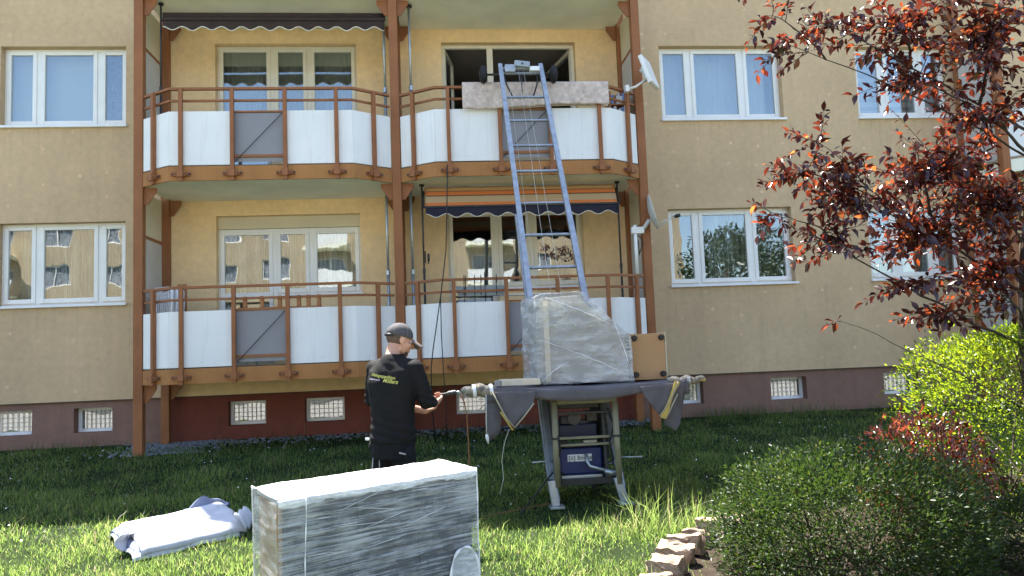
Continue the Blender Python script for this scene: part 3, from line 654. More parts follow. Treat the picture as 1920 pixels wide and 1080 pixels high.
aw = thing('awning', (1.3, -1.0, 3.8), 'orange striped awning with dark blue scalloped edge over the ground floor balcony', 'awning')
MB().grid(lambda u, v: (-0.14 + 2.88 * u, -1.05 + 0.16 * v, 3.80 + 0.325 * v - 0.008 * math.sin(v * math.pi) + 0.004 * math.sin(u * 40)), 40, 8).build('cloth', 'awning_stripe', aw, True, solid=0.004)
MB().tube([(-0.16, -0.84, 4.075), (2.76, -0.84, 4.075)], 0.045, 12).build('roller', 'awning_stripe', aw, True)
MB().box(-0.16, 2.76, -1.075, -1.04, 3.785, 3.812).build('front_bar', 'steel_dark', aw, bevel=0.004)
v, e = valance(-0.14, 2.74, -1.06, 3.785, 3.665, 9.5, 0.028); v.build('valance', 'awning_blue', aw, True, solid=0.004)
MB().tube(e, 0.006, 6).build('piping', 'awning_trim', aw, True)
for x in (-0.17, 2.77): MB().bar((x, -0.86, 4.07), (x, -1.06, 3.79), 0.025, 0.03).build('arm', 'steel_dark', aw)

def pole(x, y, z, mat, label):
    p = thing('awning_pole', (x, y, z + 0.2), label, 'pole', 'clamped awning poles')
    r = 0.024 if mat == 'zinc' else 0.017
    MB().tube([(x, y, z + 0.20), (x, y, z + 1.5)], r, 12).build('lower_tube', mat, p, True)
    MB().tube([(x, y, z + 1.5), (x, y, z + 2.79)], r * 0.8, 12).build('upper_tube', mat, p, True)
    MB().disc((x, y, z + 1.5), (0, 0, 1), r * 1.35, 0.07, 12).build('collar', mat, p)
    MB().disc((x, y, z + 2.785), (0, 0, 1), r * 2.2, 0.025, 12).build('top_plate', 'black_plastic', p)
    MB().disc((x, y, z + 0.215), (0, 0, 1), r * 2.2, 0.028, 12).build('foot_plate', 'black_plastic', p)
pole(-3.94, -0.92, ZS[1], 'steel_dark', 'dark awning pole at the left end of the upper left balcony')
pole(-0.70, -0.80, ZS[1], 'zinc', 'grey pole beside the middle post on the upper left balcony')
pole(-0.31, -0.88, ZS[1], 'zinc', 'grey pole right of the middle post on the upper right balcony')
pole(-0.72, -0.88, ZS[0], 'zinc', 'grey pole just left of the middle post on the ground floor')
pole(-0.36, -0.88, ZS[0], 'zinc', 'grey pole just right of the middle post on the ground floor')
pole(-0.19, -0.95, ZS[0], 'steel_dark', 'dark pole with crank under the left end of the striped awning')
pole(2.78, -0.92, ZS[0], 'steel_dark', 'dark pole under the right end of the striped awning')
cr = thing('awning_crank', (-0.17, -1.0, 2.9), 'small black crank handle hung on the dark awning pole', 'crank')
MB().tube([(-0.165, -0.99, 3.15), (-0.165, -0.99, 2.98), (-0.12, -1.0, 2.96), (-0.12, -1.0, 3.10)], 0.009, 8).build('handle', 'black_plastic', cr, True)
MB().tube([(-0.12, -1.0, 3.0), (-0.12, -1.0, 3.11)], 0.016, 8).build('grip', 'black_plastic', cr, True)

# ================================================================== things on the balconies
def fold_chair(x, y, z, rot, lean, label):
    c = thing('folding_chair', (x, y, z), label, 'chair', 'white folding chairs')
    W = 0.19
    def U(h, w, dy, r):
        pts = [(x - w, y + dy, z), (x - w, y + dy, z + h - 0.10)]
        for a in range(0, 181, 20): pts.append((x - w + 0.08 - 0.08 * math.cos(R_(min(a, 90))) if a <= 90 else x + w - 0.08 + 0.08 * math.sin(R_(a - 90)), y + dy, z + h - 0.10 + 0.09 * (math.sin(R_(a)) if a <= 90 else math.cos(R_(a - 90)))))
        pts.append((x + w, y + dy, z)); return MB().tube(pts, r, 8)
    U(1.18, W, 0, 0.018).build('back_frame', 'white_wire', c, True)
    U(1.05, W - 0.035, 0.045, 0.016).build('leg_frame', 'white_wire', c, True)
    s = MB()
    for k in range(9): xx = x - W + 0.045 + (2 * W - 0.09) * k / 8; s.tube([(xx, y + 0.008, z + 0.62), (xx, y + 0.008, z + 1.12)], 0.008, 5)
    for zz in (0.62, 0.80, 0.98): s.tube([(x - W, y + 0.008, z + zz), (x + W, y + 0.008, z + zz)], 0.006, 5)
    s.build('back_grid', 'white_wire', c)
    s = MB()
    for k in range(9): xx = x - W + 0.045 + (2 * W - 0.09) * k / 8; s.tube([(xx, y + 0.028, z + 0.12), (xx, y + 0.028, z + 0.58)], 0.008, 5)
    for zz in (0.12, 0.35, 0.58): s.tube([(x - W, y + 0.028, z + zz), (x + W, y + 0.028, z + zz)], 0.006, 5)
    s.build('seat_grid', 'white_wire', c)
    c.rotation_euler = (R_(lean), 0, R_(rot))
fz = ZS[0] + 0.195
fold_chair(-3.93, -1.02, fz, -28, -3, 'foremost of the white folding chairs stacked in the balcony corner')
fold_chair(-3.90, -0.93, fz, -33, -4, 'middle white folding chair in the balcony corner stack')
fold_chair(-3.85, -0.85, fz, -38, -5, 'rearmost white folding chair in the balcony corner stack')
tag(MB().obox((-3.72, -0.72, fz + 0.62), (0.135, 0.025, 1.25), Matrix.Rotation(R_(-3), 3, 'X')).build('wooden_board', 'wood_brown', None, bevel=0.004), 'brown wooden board standing upright behind the balcony rail', 'board')
tb = thing('balcony_table', (-2.95, -0.62, fz), 'round dark topped table on the ground floor left balcony', 'table')
MB().disc((-2.95, -0.62, fz + 0.815), (0, 0, 1), 0.42, 0.018, 36).build('table_top', 'steel_dark', tb)
MB().tube([(-2.95 + 0.42 * math.cos(a * math.pi / 18), -0.62 + 0.42 * math.sin(a * math.pi / 18), fz + 0.812) for a in range(37)], 0.012, 6).build('rim', 'zinc', tb, True)
for a in (40, 130, 220, 310):
    c, s = math.cos(R_(a)), math.sin(R_(a))
    MB().tube([(-2.95 + 0.15 * c, -0.62 + 0.15 * s, fz + 0.80), (-2.95 + 0.30 * c, -0.62 + 0.30 * s, fz)], 0.012, 6).build('leg', 'zinc', tb, True)
pg = thing('plant_holder', (-2.2, -1.385, ZS[0] + 0.99), 'row of brown wooden blocks on a ledge inside the ground floor rail', 'plant holder')
MB().box(-2.76, -1.62, -1.40, -1.34, ZS[0] + 0.992, ZS[0] + 1.014).build('ledge', 'wood_brown', pg)
for x in (-2.66, -2.43, -2.19, -1.93, -1.80, -1.655):
    MB().box(x - 0.026, x + 0.026, -1.41, -1.35, ZS[0] + 1.015, ZS[0] + 1.17).build('block', 'wood_brown', pg, bevel=0.004)

def flower_box(x0, x1, z0, z1, label):
    b = thing('flower_box', ((x0 + x1) / 2, -1.27, z0), label, 'flower box', 'empty flower boxes')
    mb = MB()
    a, c = 0.02, 0.0; y0, y1 = -1.355, -1.20
    P = [(x0 + a, y0 + a, z0), (x1 - a, y0 + a, z0), (x1 - a, y1 - a, z0), (x0 + a, y1 - a, z0), (x0, y0, z1), (x1, y0, z1), (x1, y1, z1), (x0, y1, z1)]
    mb.add(P, [(0, 3, 2, 1), (0, 1, 5, 4), (1, 2, 6, 5), (2, 3, 7, 6), (3, 0, 4, 7)]); mb.build('trough', 'flower_box', b, solid=0.006)
    for (p, q) in ((4, 5), (5, 6), (6, 7), (7, 4)): MB().bar(P[p], P[q], 0.018, 0.014).build('rim', 'flower_box', b)
    for f in (0.18, 0.5, 0.82):
        x = x0 + (x1 - x0) * f
        MB().tube([(x, -1.365, z0 + 0.01), (x, -1.368, ZS[0] + 1.30), (x, -1.42, ZS[0] + 1.375), (x, -1.475, ZS[0] + 1.33), (x, -1.475, ZS[0] + 1.25)], 0.005, 5).build('hook', 'cable_black', b, True)
flower_box(0.27, 0.96, 2.44, 2.575, 'upper grey flower box hooked inside the ground floor rail')
flower_box(0.29, 0.76, 2.275, 2.395, 'lower grey flower box behind the ground floor balcony panel')
MB_l = tag(MB().box(0.88, 1.62, -1.33, -1.17, 2.435, 2.455).build('shelf_board', 'sill', None, bevel=0.003), 'white shelf board inside the ground floor rail behind the ladder', 'shelf')

sh = thing('balcony_shelf', (2.95, -0.75, ZS[1] + 0.2), 'crowded small shelf behind the right corner of the upper right balcony', 'shelf')
for x in (2.74, 3.04): MB().box(x - 0.012, x + 0.012, -0.93, -0.62, ZS[1] + 0.2, ZS[1] + 1.42).build('side_panel', 'wood_brown', sh)
rr = random.Random(3)
for zz in (0.25, 0.62, 0.98, 1.20):
    MB().box(2.753, 3.027, -0.93, -0.62, ZS[1] + zz, ZS[1] + zz + 0.018).build('shelf_plank', 'wood_brown', sh)
    x = 2.76
    while x < 2.99:
        w = rr.uniform(0.018, 0.045); h = rr.uniform(0.12, 0.19)
        MB().box(x, x + w, -0.92, -0.70, ZS[1] + zz + 0.019, ZS[1] + zz + 0.019 + h).build('packet', rr.choice(['book_blue', 'book_white', 'book_brown', 'book_white']), sh)
        x += w + 0.004

# satellite aerials
an = thing('flat_antenna', (3.2, -1.45, 5.48), 'white flat square antenna on an arm at the upper right balcony', 'antenna')
d = Vector((0.80, -0.52, 0.30)).normalized(); sx = Vector((0, 0, 1)).cross(d).normalized(); u = d.cross(sx); mm = Matrix((sx, u, d)).transposed(); c0 = Vector((3.215, -1.47, 5.67))
MB().obox(c0, (0.40, 0.46, 0.065), mm).build('panel', 'white_plastic', an, bevel=0.015, seg=3)
MB().obox(c0 - d * 0.055, (0.16, 0.20, 0.05), mm).build('back_box', 'dish', an, bevel=0.01)
for s, q in ((-1, 0.06), (1, 0.06), (0.3, -0.08)): MB().disc(c0 - d * 0.09 + sx * 0.05 * s + u * q, d, 0.024, 0.03, 12).build('knob', 'dish', an)
MB().tube([(2.90, -1.345, 5.46), (3.02, -1.40, 5.475), c0 - d * 0.06 - u * 0.08], 0.018, 10).build('arm', 'white_plastic', an, True)
MB().box(2.87, 2.93, -1.40, -1.29, 5.41, 5.51).build('clamp', 'white_plastic', an, bevel=0.006)

ds = thing('satellite_dish', (2.96, -1.2, 2.7), 'pale satellite dish seen edge on beside the ground floor balcony', 'satellite dish')
MB().tube([(2.95, -1.20, 2.70), (2.95, -1.20, 3.43)], 0.026, 12).build('mast', 'white_plastic', ds, True)
MB().box(2.89, 3.08, -1.24, -1.16, 3.30, 3.40).build('bracket', 'white_plastic', ds, bevel=0.008)
MB().tube([(3.07, -1.2, 3.36), (3.17, -1.22, 3.50)], 0.03, 10).build('swivel', 'dish', ds, True)
d = Vector((0.93, -0.22, 0.22)).normalized(); sx = Vector((0, 0, 1)).cross(d).normalized(); u = d.cross(sx); c0 = Vector((3.17, -1.22, 3.605))
MB().grid(lambda a, r: c0 + (sx * math.cos(a * 2 * math.pi) * 0.24 + u * math.sin(a * 2 * math.pi) * 0.27) * max(r, 0.02) + d * 0.06 * r * r, 36, 8).build('reflector', 'dish', ds, True, solid=0.008)
lnb = c0 + d * 0.34 - u * 0.16
MB().tube([c0 - u * 0.25 + d * 0.05, lnb], 0.008, 8).build('feed_arm', 'dish', ds, True)
MB().tube([c0 - u * 0.20 - sx * 0.1 + d * 0.05, lnb], 0.005, 8).build('stay', 'dish', ds, True)
MB().tube([lnb, lnb + d * 0.03, lnb + d * 0.09], [0.018, 0.03, 0.024], 12).build('receiver', 'black_plastic', ds, True)
pts = [(2.985, -1.21, 3.28)] + [(3.05 + 0.03 * math.sin(a * 0.5) - 0.02, -1.19, 3.25 - 0.028 * a) for a in range(1, 10)] + [(3.0, -1.19, 2.98), (2.99, -1.19, 3.2)]
MB().tube(pts, 0.007, 6).build('lead', 'cable_black', ds, True)

cb = [(0.19, -1.56, 4.30), (0.184, -1.60, 4.10), (0.16, -1.60, 3.6), (0.13, -1.62, 3.06), (0.055, -1.62, 2.54), (-0.02, -1.62, 2.10), (-0.09, -1.60, 1.7), (-0.127, -1.60, 1.44), (-0.13, -1.5, 0.9), (-0.1, -1.5, 0.42)]
tag(MB().tube(cb, 0.008, 6).build('black_cable', 'cable_black', None, True), 'long black cable hanging from the upper right balcony to the ground', 'cable')
cb = [(0.10, -1.58, 2.85), (0.06, -1.60, 2.60), (0.035, -1.60, 2.4), (0.03, -1.60, 1.9), (0.04, -1.60, 1.51), (0.06, -1.6, 0.9), (0.065, -1.6, 0.42)]
tag(MB().tube(cb, 0.007, 6).build('black_cable', 'cable_black', None, True), 'short black cable ending at the ground floor panels near the man', 'cable')

# rug over the rail
def rug_pt(u, v):      # v: 0 front hem .. 1 back hem, folded over the rail
    x = 0.44 + 2.14 * u; L = 0.36 + 0.025 * math.sin(u * 5 + 1) - 0.02 * u; s = v * (2 * L + 0.10)
    wob = 0.012 * math.sin(x * 9 + 1) + 0.01 * math.sin(x * 23)
    if s < L: return (x, -1.525 + wob * (1 - s / L), ZS[1] + 1.345 - (L - s) )
    if s < L + 0.10: a = (s - L) / 0.10 * math.pi; return (x, -1.48 - 0.045 * math.cos(a), ZS[1] + 1.345 + 0.018 * math.sin(a))
    return (x, -1.435 + 0.0 * wob, ZS[1] + 1.345 - (s - L - 0.10))
tag(MB().grid(rug_pt, 60, 26).build('rug', 'rug', None, True, solid=0.008), 'mottled beige rug draped over the upper right balcony rail', 'rug')

# ================================================================== ladder lift
LB, LT = Vector((1.362, -5.0, 0.18)), Vector((1.286, -1.56, 5.73))
LD = (LT - LB).normalized(); LN = Vector((1, 0, 0)).cross(LD).normalized()      # LN points up and out, towards the camera
if LN.y > 0: LN = -LN
def lad(t, s=0, n=0): return LB.lerp(LT, t) + Vector((s, 0, 0)) + LN * n
lift = thing('ladder_lift', (1.36, -5.0, 0.18), 'aluminium ladder lift leaning from the lawn to the upper right balcony', 'ladder lift')
for s in (-1, 1):
    MB().bar(lad(0.0, s * 0.318), lad(1.0, s * 0.292), 0.045, 0.085, LN).build('rail', 'alu', lift, bevel=0.006)
    MB().bar(lad(0.0, s * 0.318, 0.052), lad(1.0, s * 0.292, 0.052), 0.062, 0.016, LN).build('rail_flange', 'alu', lift, bevel=0.003)
    MB().bar(lad(0.02, s * 0.352, -0.03), lad(0.56, s * 0.338, -0.03), 0.03, 0.08, LN).build('outer_rail', 'alu', lift, bevel=0.004)
for z in (5.60, 5.153, 4.738, 4.32, 3.916, 3.443, 3.001, 2.58, 2.16, 1.74, 1.32, 0.90, 0.5):
    t = (z - LB.z) / (LT.z - LB.z); hw = 0.318 - 0.026 * t - 0.02
    MB().bar(lad(t, -hw), lad(t, hw), 0.032, 0.032, LN).build('rung', 'alu', lift, bevel=0.008)
for s in (-0.07, 0.05):
    MB().tube([lad(0.10, s, 0.07), lad(0.5, s, 0.05), lad(0.99, s * 0.6, 0.05)], 0.0022, 5).build('hoist_cable', 'cable_pale', lift, True)
MB().tube([lad(0.12, -0.25, 0.085), lad(0.55, -0.22, 0.03), lad(0.93, -0.20, 0.05)], 0.002, 5).build('hoist_cable', 'cable_pale', lift, True)
# head with its wheels
hd = lad(0.985)
ax = MB().tube([(0.72, hd.y + 0.02, 5.60), (1.78, hd.y + 0.02, 5.60)], 0.016, 10).build('head_axle', 'steel_dark', lift, True)
for x in (0.745, 1.765):
    pr = [(0, 0.075), (0.02, 0.115), (0.05, 0.13), (0.08, 0.115), (0.10, 0.075)]
    w = MB().tube([(x - 0.05 + a, hd.y + 0.02, 5.60) for a, r in pr], [r for a, r in pr], 24).build('wheel', 'rubber', lift, True)
    MB().disc((x, hd.y + 0.02, 5.60), (1, 0, 0), 0.045, 0.115, 16).build('hub', 'steel_dark', w)
MB().box(1.03, 1.54, hd.y - 0.05, hd.y + 0.03, 5.655, 5.685).build('head_bar', 'alu', lift, bevel=0.005)
MB().box(1.05, 1.20, hd.y - 0.10, hd.y + 0.02, 5.60, 5.71).build('head_block', 'alu', lift, bevel=0.008)
MB().obox((1.30, hd.y - 0.06, 5.715), (0.22, 0.10, 0.085), Matrix.Rotation(R_(6), 3, 'Y')).build('head_housing', 'flower_box', lift, bevel=0.01)
MB().disc((1.30, hd.y - 0.115, 5.712), (0, 1, 0), 0.013, 0.012, 12).build('bolt', 'steel_dark', lift)
MB().box(1.41, 1.55, hd.y - 0.09, hd.y + 0.02, 5.62, 5.685).build('head_block', 'sill', lift, bevel=0.006)
for s in (-1, 1):
    MB().tube([(1.285 + s * 0.24, hd.y - 0.03, 5.60), (1.285 + s * 0.22, hd.y - 0.08, 5.42), (1.285 + s * 0.15, hd.y - 0.16, 5.22)], 0.012, 8).build('prop', 'steel_dark', lift, True)
for k in range(9): MB().tube([(1.285 + 0.012 * math.cos(a * 1.05 + k), hd.y - 0.07, 5.555 - 0.032 * k + 0.018 * math.sin(a * 1.05)) for a in range(7)], 0.004, 4).build('chain_link', 'steel_dark', lift)
# undercarriage
for x0, x1, zt in ((1.045, 1.04, 1.14), (1.617, 1.618, 1.11)):
    t = MB().tube([(x0, -5.13, zt), (x1, -5.17, 0.36)], 0.03, 12).build('stand_tube', 'lift_cream', lift, True)
    for zz in (0.80, 0.40): MB().disc((x0 + (x1 - x0) * 0.5, -5.15, zz), (0, 0, 1), 0.036, 0.02, 12).build('tube_collar', 'lift_dark', t)
for x0, x1, s in ((0.985, 1.015, -1), (1.60, 1.655, 1)):
    f = MB().bar((x0, -5.16, 0.42), (x1, -5.18, gz(-5.2) + 0.02), 0.075, 0.045, (0, 1, 0)).build('leg', 'alu', lift, bevel=0.005)
    MB().box(x1 - 0.06, x1 + 0.075, -5.25, -5.11, gz(-5.2) + 0.0, gz(-5.2) + 0.022).build('foot_plate', 'zinc', f, bevel=0.004)
    MB().bar((x0 - s * 0.0, -5.10, 0.40), (x0 - s * 0.08, -4.45, 0.24), 0.05, 0.05).build('chassis_bar', 'lift_dark', lift)
for zz, hx, m in ((1.13, 0.05, 'lift_cream'), (0.385, 0.06, 'lift_dark'), (0.79, 0.025, 'lift_cream'), (0.725, 0.022, 'lift_cream'), (1.02, 0.022, 'lift_dark')):
    MB().box(1.02, 1.645, -5.10, -5.06, zz - hx / 2, zz + hx / 2).build('cross_bar', m, lift, bevel=0.004)
mot = MB().box(1.085, 1.50, -5.03, -4.62, 0.44, 0.69).build('motor_housing', 'lift_blue', lift, bevel=0.02, seg=3)
MB().box(1.085, 1.47, -5.0, -4.66, 0.76, 0.91).build('winch_housing', 'winch_navy', lift, bevel=0.02, seg=3)
MB().box(1.10, 1.49, -5.04, -5.0, 0.405, 0.437).build('bumper', 'zinc', lift, bevel=0.004)
MB().prism([(1.505, -5.12, 0.42), (1.505, -4.55, 0.30), (1.505, -4.45, 1.10), (1.505, -5.02, 1.12)], (0.025, 0, 0)).build('side_plate', 'lift_dark', lift)
MB().prism([(1.09, -5.10, 0.42), (1.09, -4.55, 0.30), (1.09, -4.45, 1.10), (1.09, -4.98, 1.12)], (-0.02, 0, 0)).build('side_plate', 'lift_dark', lift)
MB().tube([(1.34, -5.045, 0.63), (1.345, -5.08, 0.56), (1.36, -5.10, 0.525), (1.53, -5.10, 0.47)], 0.016, 8).build('crank', 'zinc', lift, True)
MB().tube([(1.50, -5.10, 0.475), (1.60, -5.12, 0.445)], 0.024, 10).build('crank_grip', 'zinc', lift, True)
for k, (x, z, w_, h_, m_) in enumerate(((1.20, 0.95, 0.16, 0.07, 'lift_dark'), (1.42, 0.98, 0.10, 0.10, 'steel_dark'), (1.55, 0.72, 0.05, 0.30, 'lift_dark'), (1.30, 1.08, 0.40, 0.05, 'lift_dark'), (1.14, 0.735, 0.08, 0.05, 'steel_dark'), (1.40, 0.735, 0.14, 0.04, 'zinc'))):
    MB().box(x - w_ / 2, x + w_ / 2, -5.02 + 0.01 * k, -4.90 + 0.01 * k, z - h_ / 2, z + h_ / 2).build('gear_block', m_, lift, bevel=0.008)
MB().disc((1.24, -5.03, 0.965), (0, 1, 0), 0.06, 0.05, 24).build('cable_drum', 'steel_dark', lift)
MB().tube([(1.10, -5.10, 0.98), (1.05, -5.16, 0.86), (1.08, -5.17, 0.70), (1.02, -5.17, 0.52), (1.12, -5.12, 0.46)], 0.010, 8).build('hose', 'rubber', lift, True)
MB().tube([(1.56, -5.08, 1.05), (1.60, -5.12, 0.9), (1.55, -5.15, 0.74), (1.58, -5.14, 0.58), (1.50, -5.06, 0.52)], 0.009, 8).build('hose', 'rubber', lift, True)
MB().tube([(1.0, -5.18, 0.5), (0.86, -5.24, 0.36), (0.74, -5.30, 0.24), (0.66, -5.42, gz(-5.4) + 0.03)], 0.008, 8).build('supply_cable', 'cable_black', lift, True)
for (x, s) in ((0.93, -1), (1.72, 1)): MB().tube([(x - 0.08 * s, -5.15, 0.60), (x + 0.12 * s, -5.2, 0.60)], 0.008, 6).build('locking_pin', 'zinc', lift, True)

def text_mesh(body, size, bold=0.0, shear=0.0):
    cu = bpy.data.curves.new('lettering', 'FONT'); cu.body = body; cu.size = size; cu.offset = bold; cu.shear = shear; cu.align_x = 'LEFT'; cu.resolution_u = 3
    o = bpy.data.objects.new('lettering', cu); col.objects.link(o)
    dg = bpy.context.evaluated_depsgraph_get(); me = bpy.data.meshes.new_from_object(o.evaluated_get(dg)); bpy.data.objects.remove(o); bpy.data.curves.remove(cu); return me
lab = MB().box(1.165, 1.395, -5.036, -5.0315, 0.565, 0.63).build('name_plate', 'label_white', mot)
me = text_mesh('[\u00f6] B\u00f6cker', 0.056, 0.0006); o = link('plate_lettering', me, 'ink', mot); o.rotation_euler = (R_(90), 0, 0); o.location = Vector((1.172, -5.0385, 0.58)) - OFF[lift.name]

# platform that runs on the ladder, laid with a grey blanket
deck = thing('lift_platform', (1.33, -4.85, 1.20), 'loading platform on the ladder lift spread with a grey moving blanket', 'platform')
MB().box(0.42, 2.25, -5.22, -4.40, 1.195, 1.235).build('deck', 'lift_dark', deck, bevel=0.01)
for x in (0.95, 1.68): MB().bar((x, -5.0, 1.17), (x, -4.30, 1.17), 0.05, 0.05).build('bearer', 'lift_cream', deck)
def blk(u, v):
    x = 0.40 + 1.90 * u; s = v * 1.08
    lift_ = 0.022 * math.sin(x * 3.0 + 0.5) + 0.010 * math.sin(x * 11 + s * 4) + (0.03 * max(0, (x - 1.9)) )
    if s < 0.14: a = s / 0.14; return (x, -5.27 - 0.01 * math.sin(x * 8), 1.185 + 0.085 * a + lift_ * (0.4 + 0.6 * a) - 0.02 * (1 - a) * (1 + math.sin(x * 6)))
    return (x, -5.25 + (s - 0.14) * 0.92, 1.272 + lift_ * 0.35)
MB().grid(blk, 80, 24).build('moving_blanket', 'moving_blanket', deck, True, solid=0.012)
def flap(poly, y, name, mat, wig=0.02):
    """hanging blanket corner: a fan of cloth with soft vertical folds"""
    mb = MB(); n = len(poly)
    for (x, z) in poly: mb.v.append(Vector((x, y - wig * math.sin(x * 34) * (1.3 - z) * 2.2, z)))
    mb.f.append(tuple(range(n)))
    bm = bmesh.new(); vs = [bm.verts.new(v) for v in mb.v]; bm.faces.new(vs); bmesh.ops.triangulate(bm, faces=bm.faces[:]); bmesh.ops.subdivide_edges(bm, edges=bm.edges[:], cuts=5, use_grid_fill=True)
    for v in bm.verts: v.co.y = y - wig * math.sin(v.co.x * 34 + v.co.z * 5) * max(0, 1.28 - v.co.z) * 3
    for v in bm.verts: v.co -= OFF[deck.name]
    me = bpy.data.meshes.new(name); bm.to_mesh(me); bm.free(); return link(name, me, mat, deck, True, solid=0.008)
flap([(0.42, 1.25), (0.395, 1.0), (0.40, 0.80), (0.47, 0.855), (0.53, 0.90), (0.55, 1.18), (0.50, 1.26)], -5.262, 'blanket_corner', 'moving_blanket')
flap([(0.45, 1.26), (0.53, 1.12), (0.64, 0.93), (0.74, 1.03), (0.83, 1.14), (0.86, 1.25)], -5.30, 'blanket_corner', 'moving_blanket', 0.012)
flap([(1.82, 1.25), (1.86, 1.17), (1.93, 1.06), (2.0, 0.975), (2.06, 1.05), (2.17, 1.27)], -5.30, 'blanket_corner', 'moving_blanket', 0.012)
flap([(2.02, 1.26), (2.03, 1.0), (2.06, 0.885), (2.14, 0.83), (2.20, 0.90), (2.215, 0.98), (2.17, 1.06), (2.24, 1.13), (2.27, 1.29)], -5.268, 'blanket_corner', 'moving_blanket')
def binding(pts, mat='blanket_edge', r=0.007): MB().tube(pts, r, 6).build('binding', mat, deck, True)
binding([(0.46, -5.31, 1.26), (0.53, -5.32, 1.12), (0.58, -5.335, 1.02), (0.65, -5.33, 0.935)])
binding([(0.65, -5.33, 0.935), (0.74, -5.32, 1.03), (0.835, -5.315, 1.145)]); binding([(0.53, -5.29, 1.08), (0.60, -5.30, 0.97), (0.635, -5.31, 0.91)], 'strap_yellow', 0.011)
binding([(1.99, -5.32, 0.975), (2.06, -5.325, 1.06), (2.12, -5.325, 1.16), (2.18, -5.32, 1.28)]); binding([(2.05, -5.325, 0.95), (2.10, -5.33, 1.05), (2.17, -5.325, 1.17)])
MB().prism([(1.995, -5.318, 0.965), (2.045, -5.318, 0.945), (2.13, -5.318, 1.16), (2.20, -5.318, 1.275), (2.15, -5.318, 1.285), (2.08, -5.318, 1.12)], (0, -0.006, 0)).build('strap', 'strap_yellow', deck)
MB().tube([(0.405, -5.285, 1.24), (0.398, -5.29, 1.0), (0.398, -5.29, 0.88)], 0.005, 6).build('cord', 'cable_pale', deck, True)
MB().tube([(0.398, -5.29, 0.885), (0.402, -5.29, 0.85), (0.41, -5.29, 0.80)], [0.012, 0.016, 0.005], 8).build('toggle', 'white_plastic', deck, True)
MB().tube([(0.60, -5.31, 0.92), (0.55, -5.33, 0.80), (0.52, -5.36, 0.66), (0.53, -5.36, 0.5), (0.49, -5.38, 0.36)], 0.0025, 5).build('cord', 'cable_pale', deck, True)
# rolled ends of the blanket over the side rails
for xs, rs in (([0.19, 0.21, 0.27, 0.36, 0.44, 0.49], [0.02, 0.045, 0.055, 0.058, 0.055, 0.03]), ([2.12, 2.18, 2.26, 2.33, 2.38, 2.45], [0.02, 0.035, 0.036, 0.032, 0.030, 0.022])):
    MB().tube([(xs[0] + (xs[-1] - xs[0]) * k / 30, -5.23 + 0.006 * math.sin(k * 1.7), 1.245 + (0.03 if xs[0] < 1 else 0.045) + 0.012 * math.sin(k * 0.5)) for k in range(31)], [float(np.interp(k / 30, np.linspace(0, 1, 6), rs)) * (1 + 0.035 * math.sin(k * 1.3) + 0.02 * math.sin(k * 2.9)) for k in range(31)], 14).build('blanket_roll', 'roll', deck, True)
for x, r in ((0.30, 0.063), (0.455, 0.06), (2.30, 0.040)):
    MB().disc((x, -5.23, 1.272 if x < 1 else 1.288), (1, 0.05, 0.1), r, 0.03, 20).build('strap_band', 'sill' if x < 1 else 'wool', deck)
MB().tube([(2.36, -5.23, 1.285), (2.47, -5.24, 1.283)], 0.014, 10).build('side_rail_end', 'strap_yellow', deck, True)

# timber on the deck
pk = thing('timber_plank', (0.75, -5.0, 1.285), 'short pale timber beam lying on the left of the lift platform', 'plank')
MB().obox((0.745, -4.98, 1.328), (0.37, 0.20, 0.058), Matrix.Rotation(R_(3), 3, 'Z')).build('beam', 'timber', pk, bevel=0.005)
MB().obox((0.535, -4.99, 1.325), (0.04, 0.17, 0.05), Matrix.Rotation(R_(3), 3, 'Z')).build('end_block', 'veneer', pk, bevel=0.003)

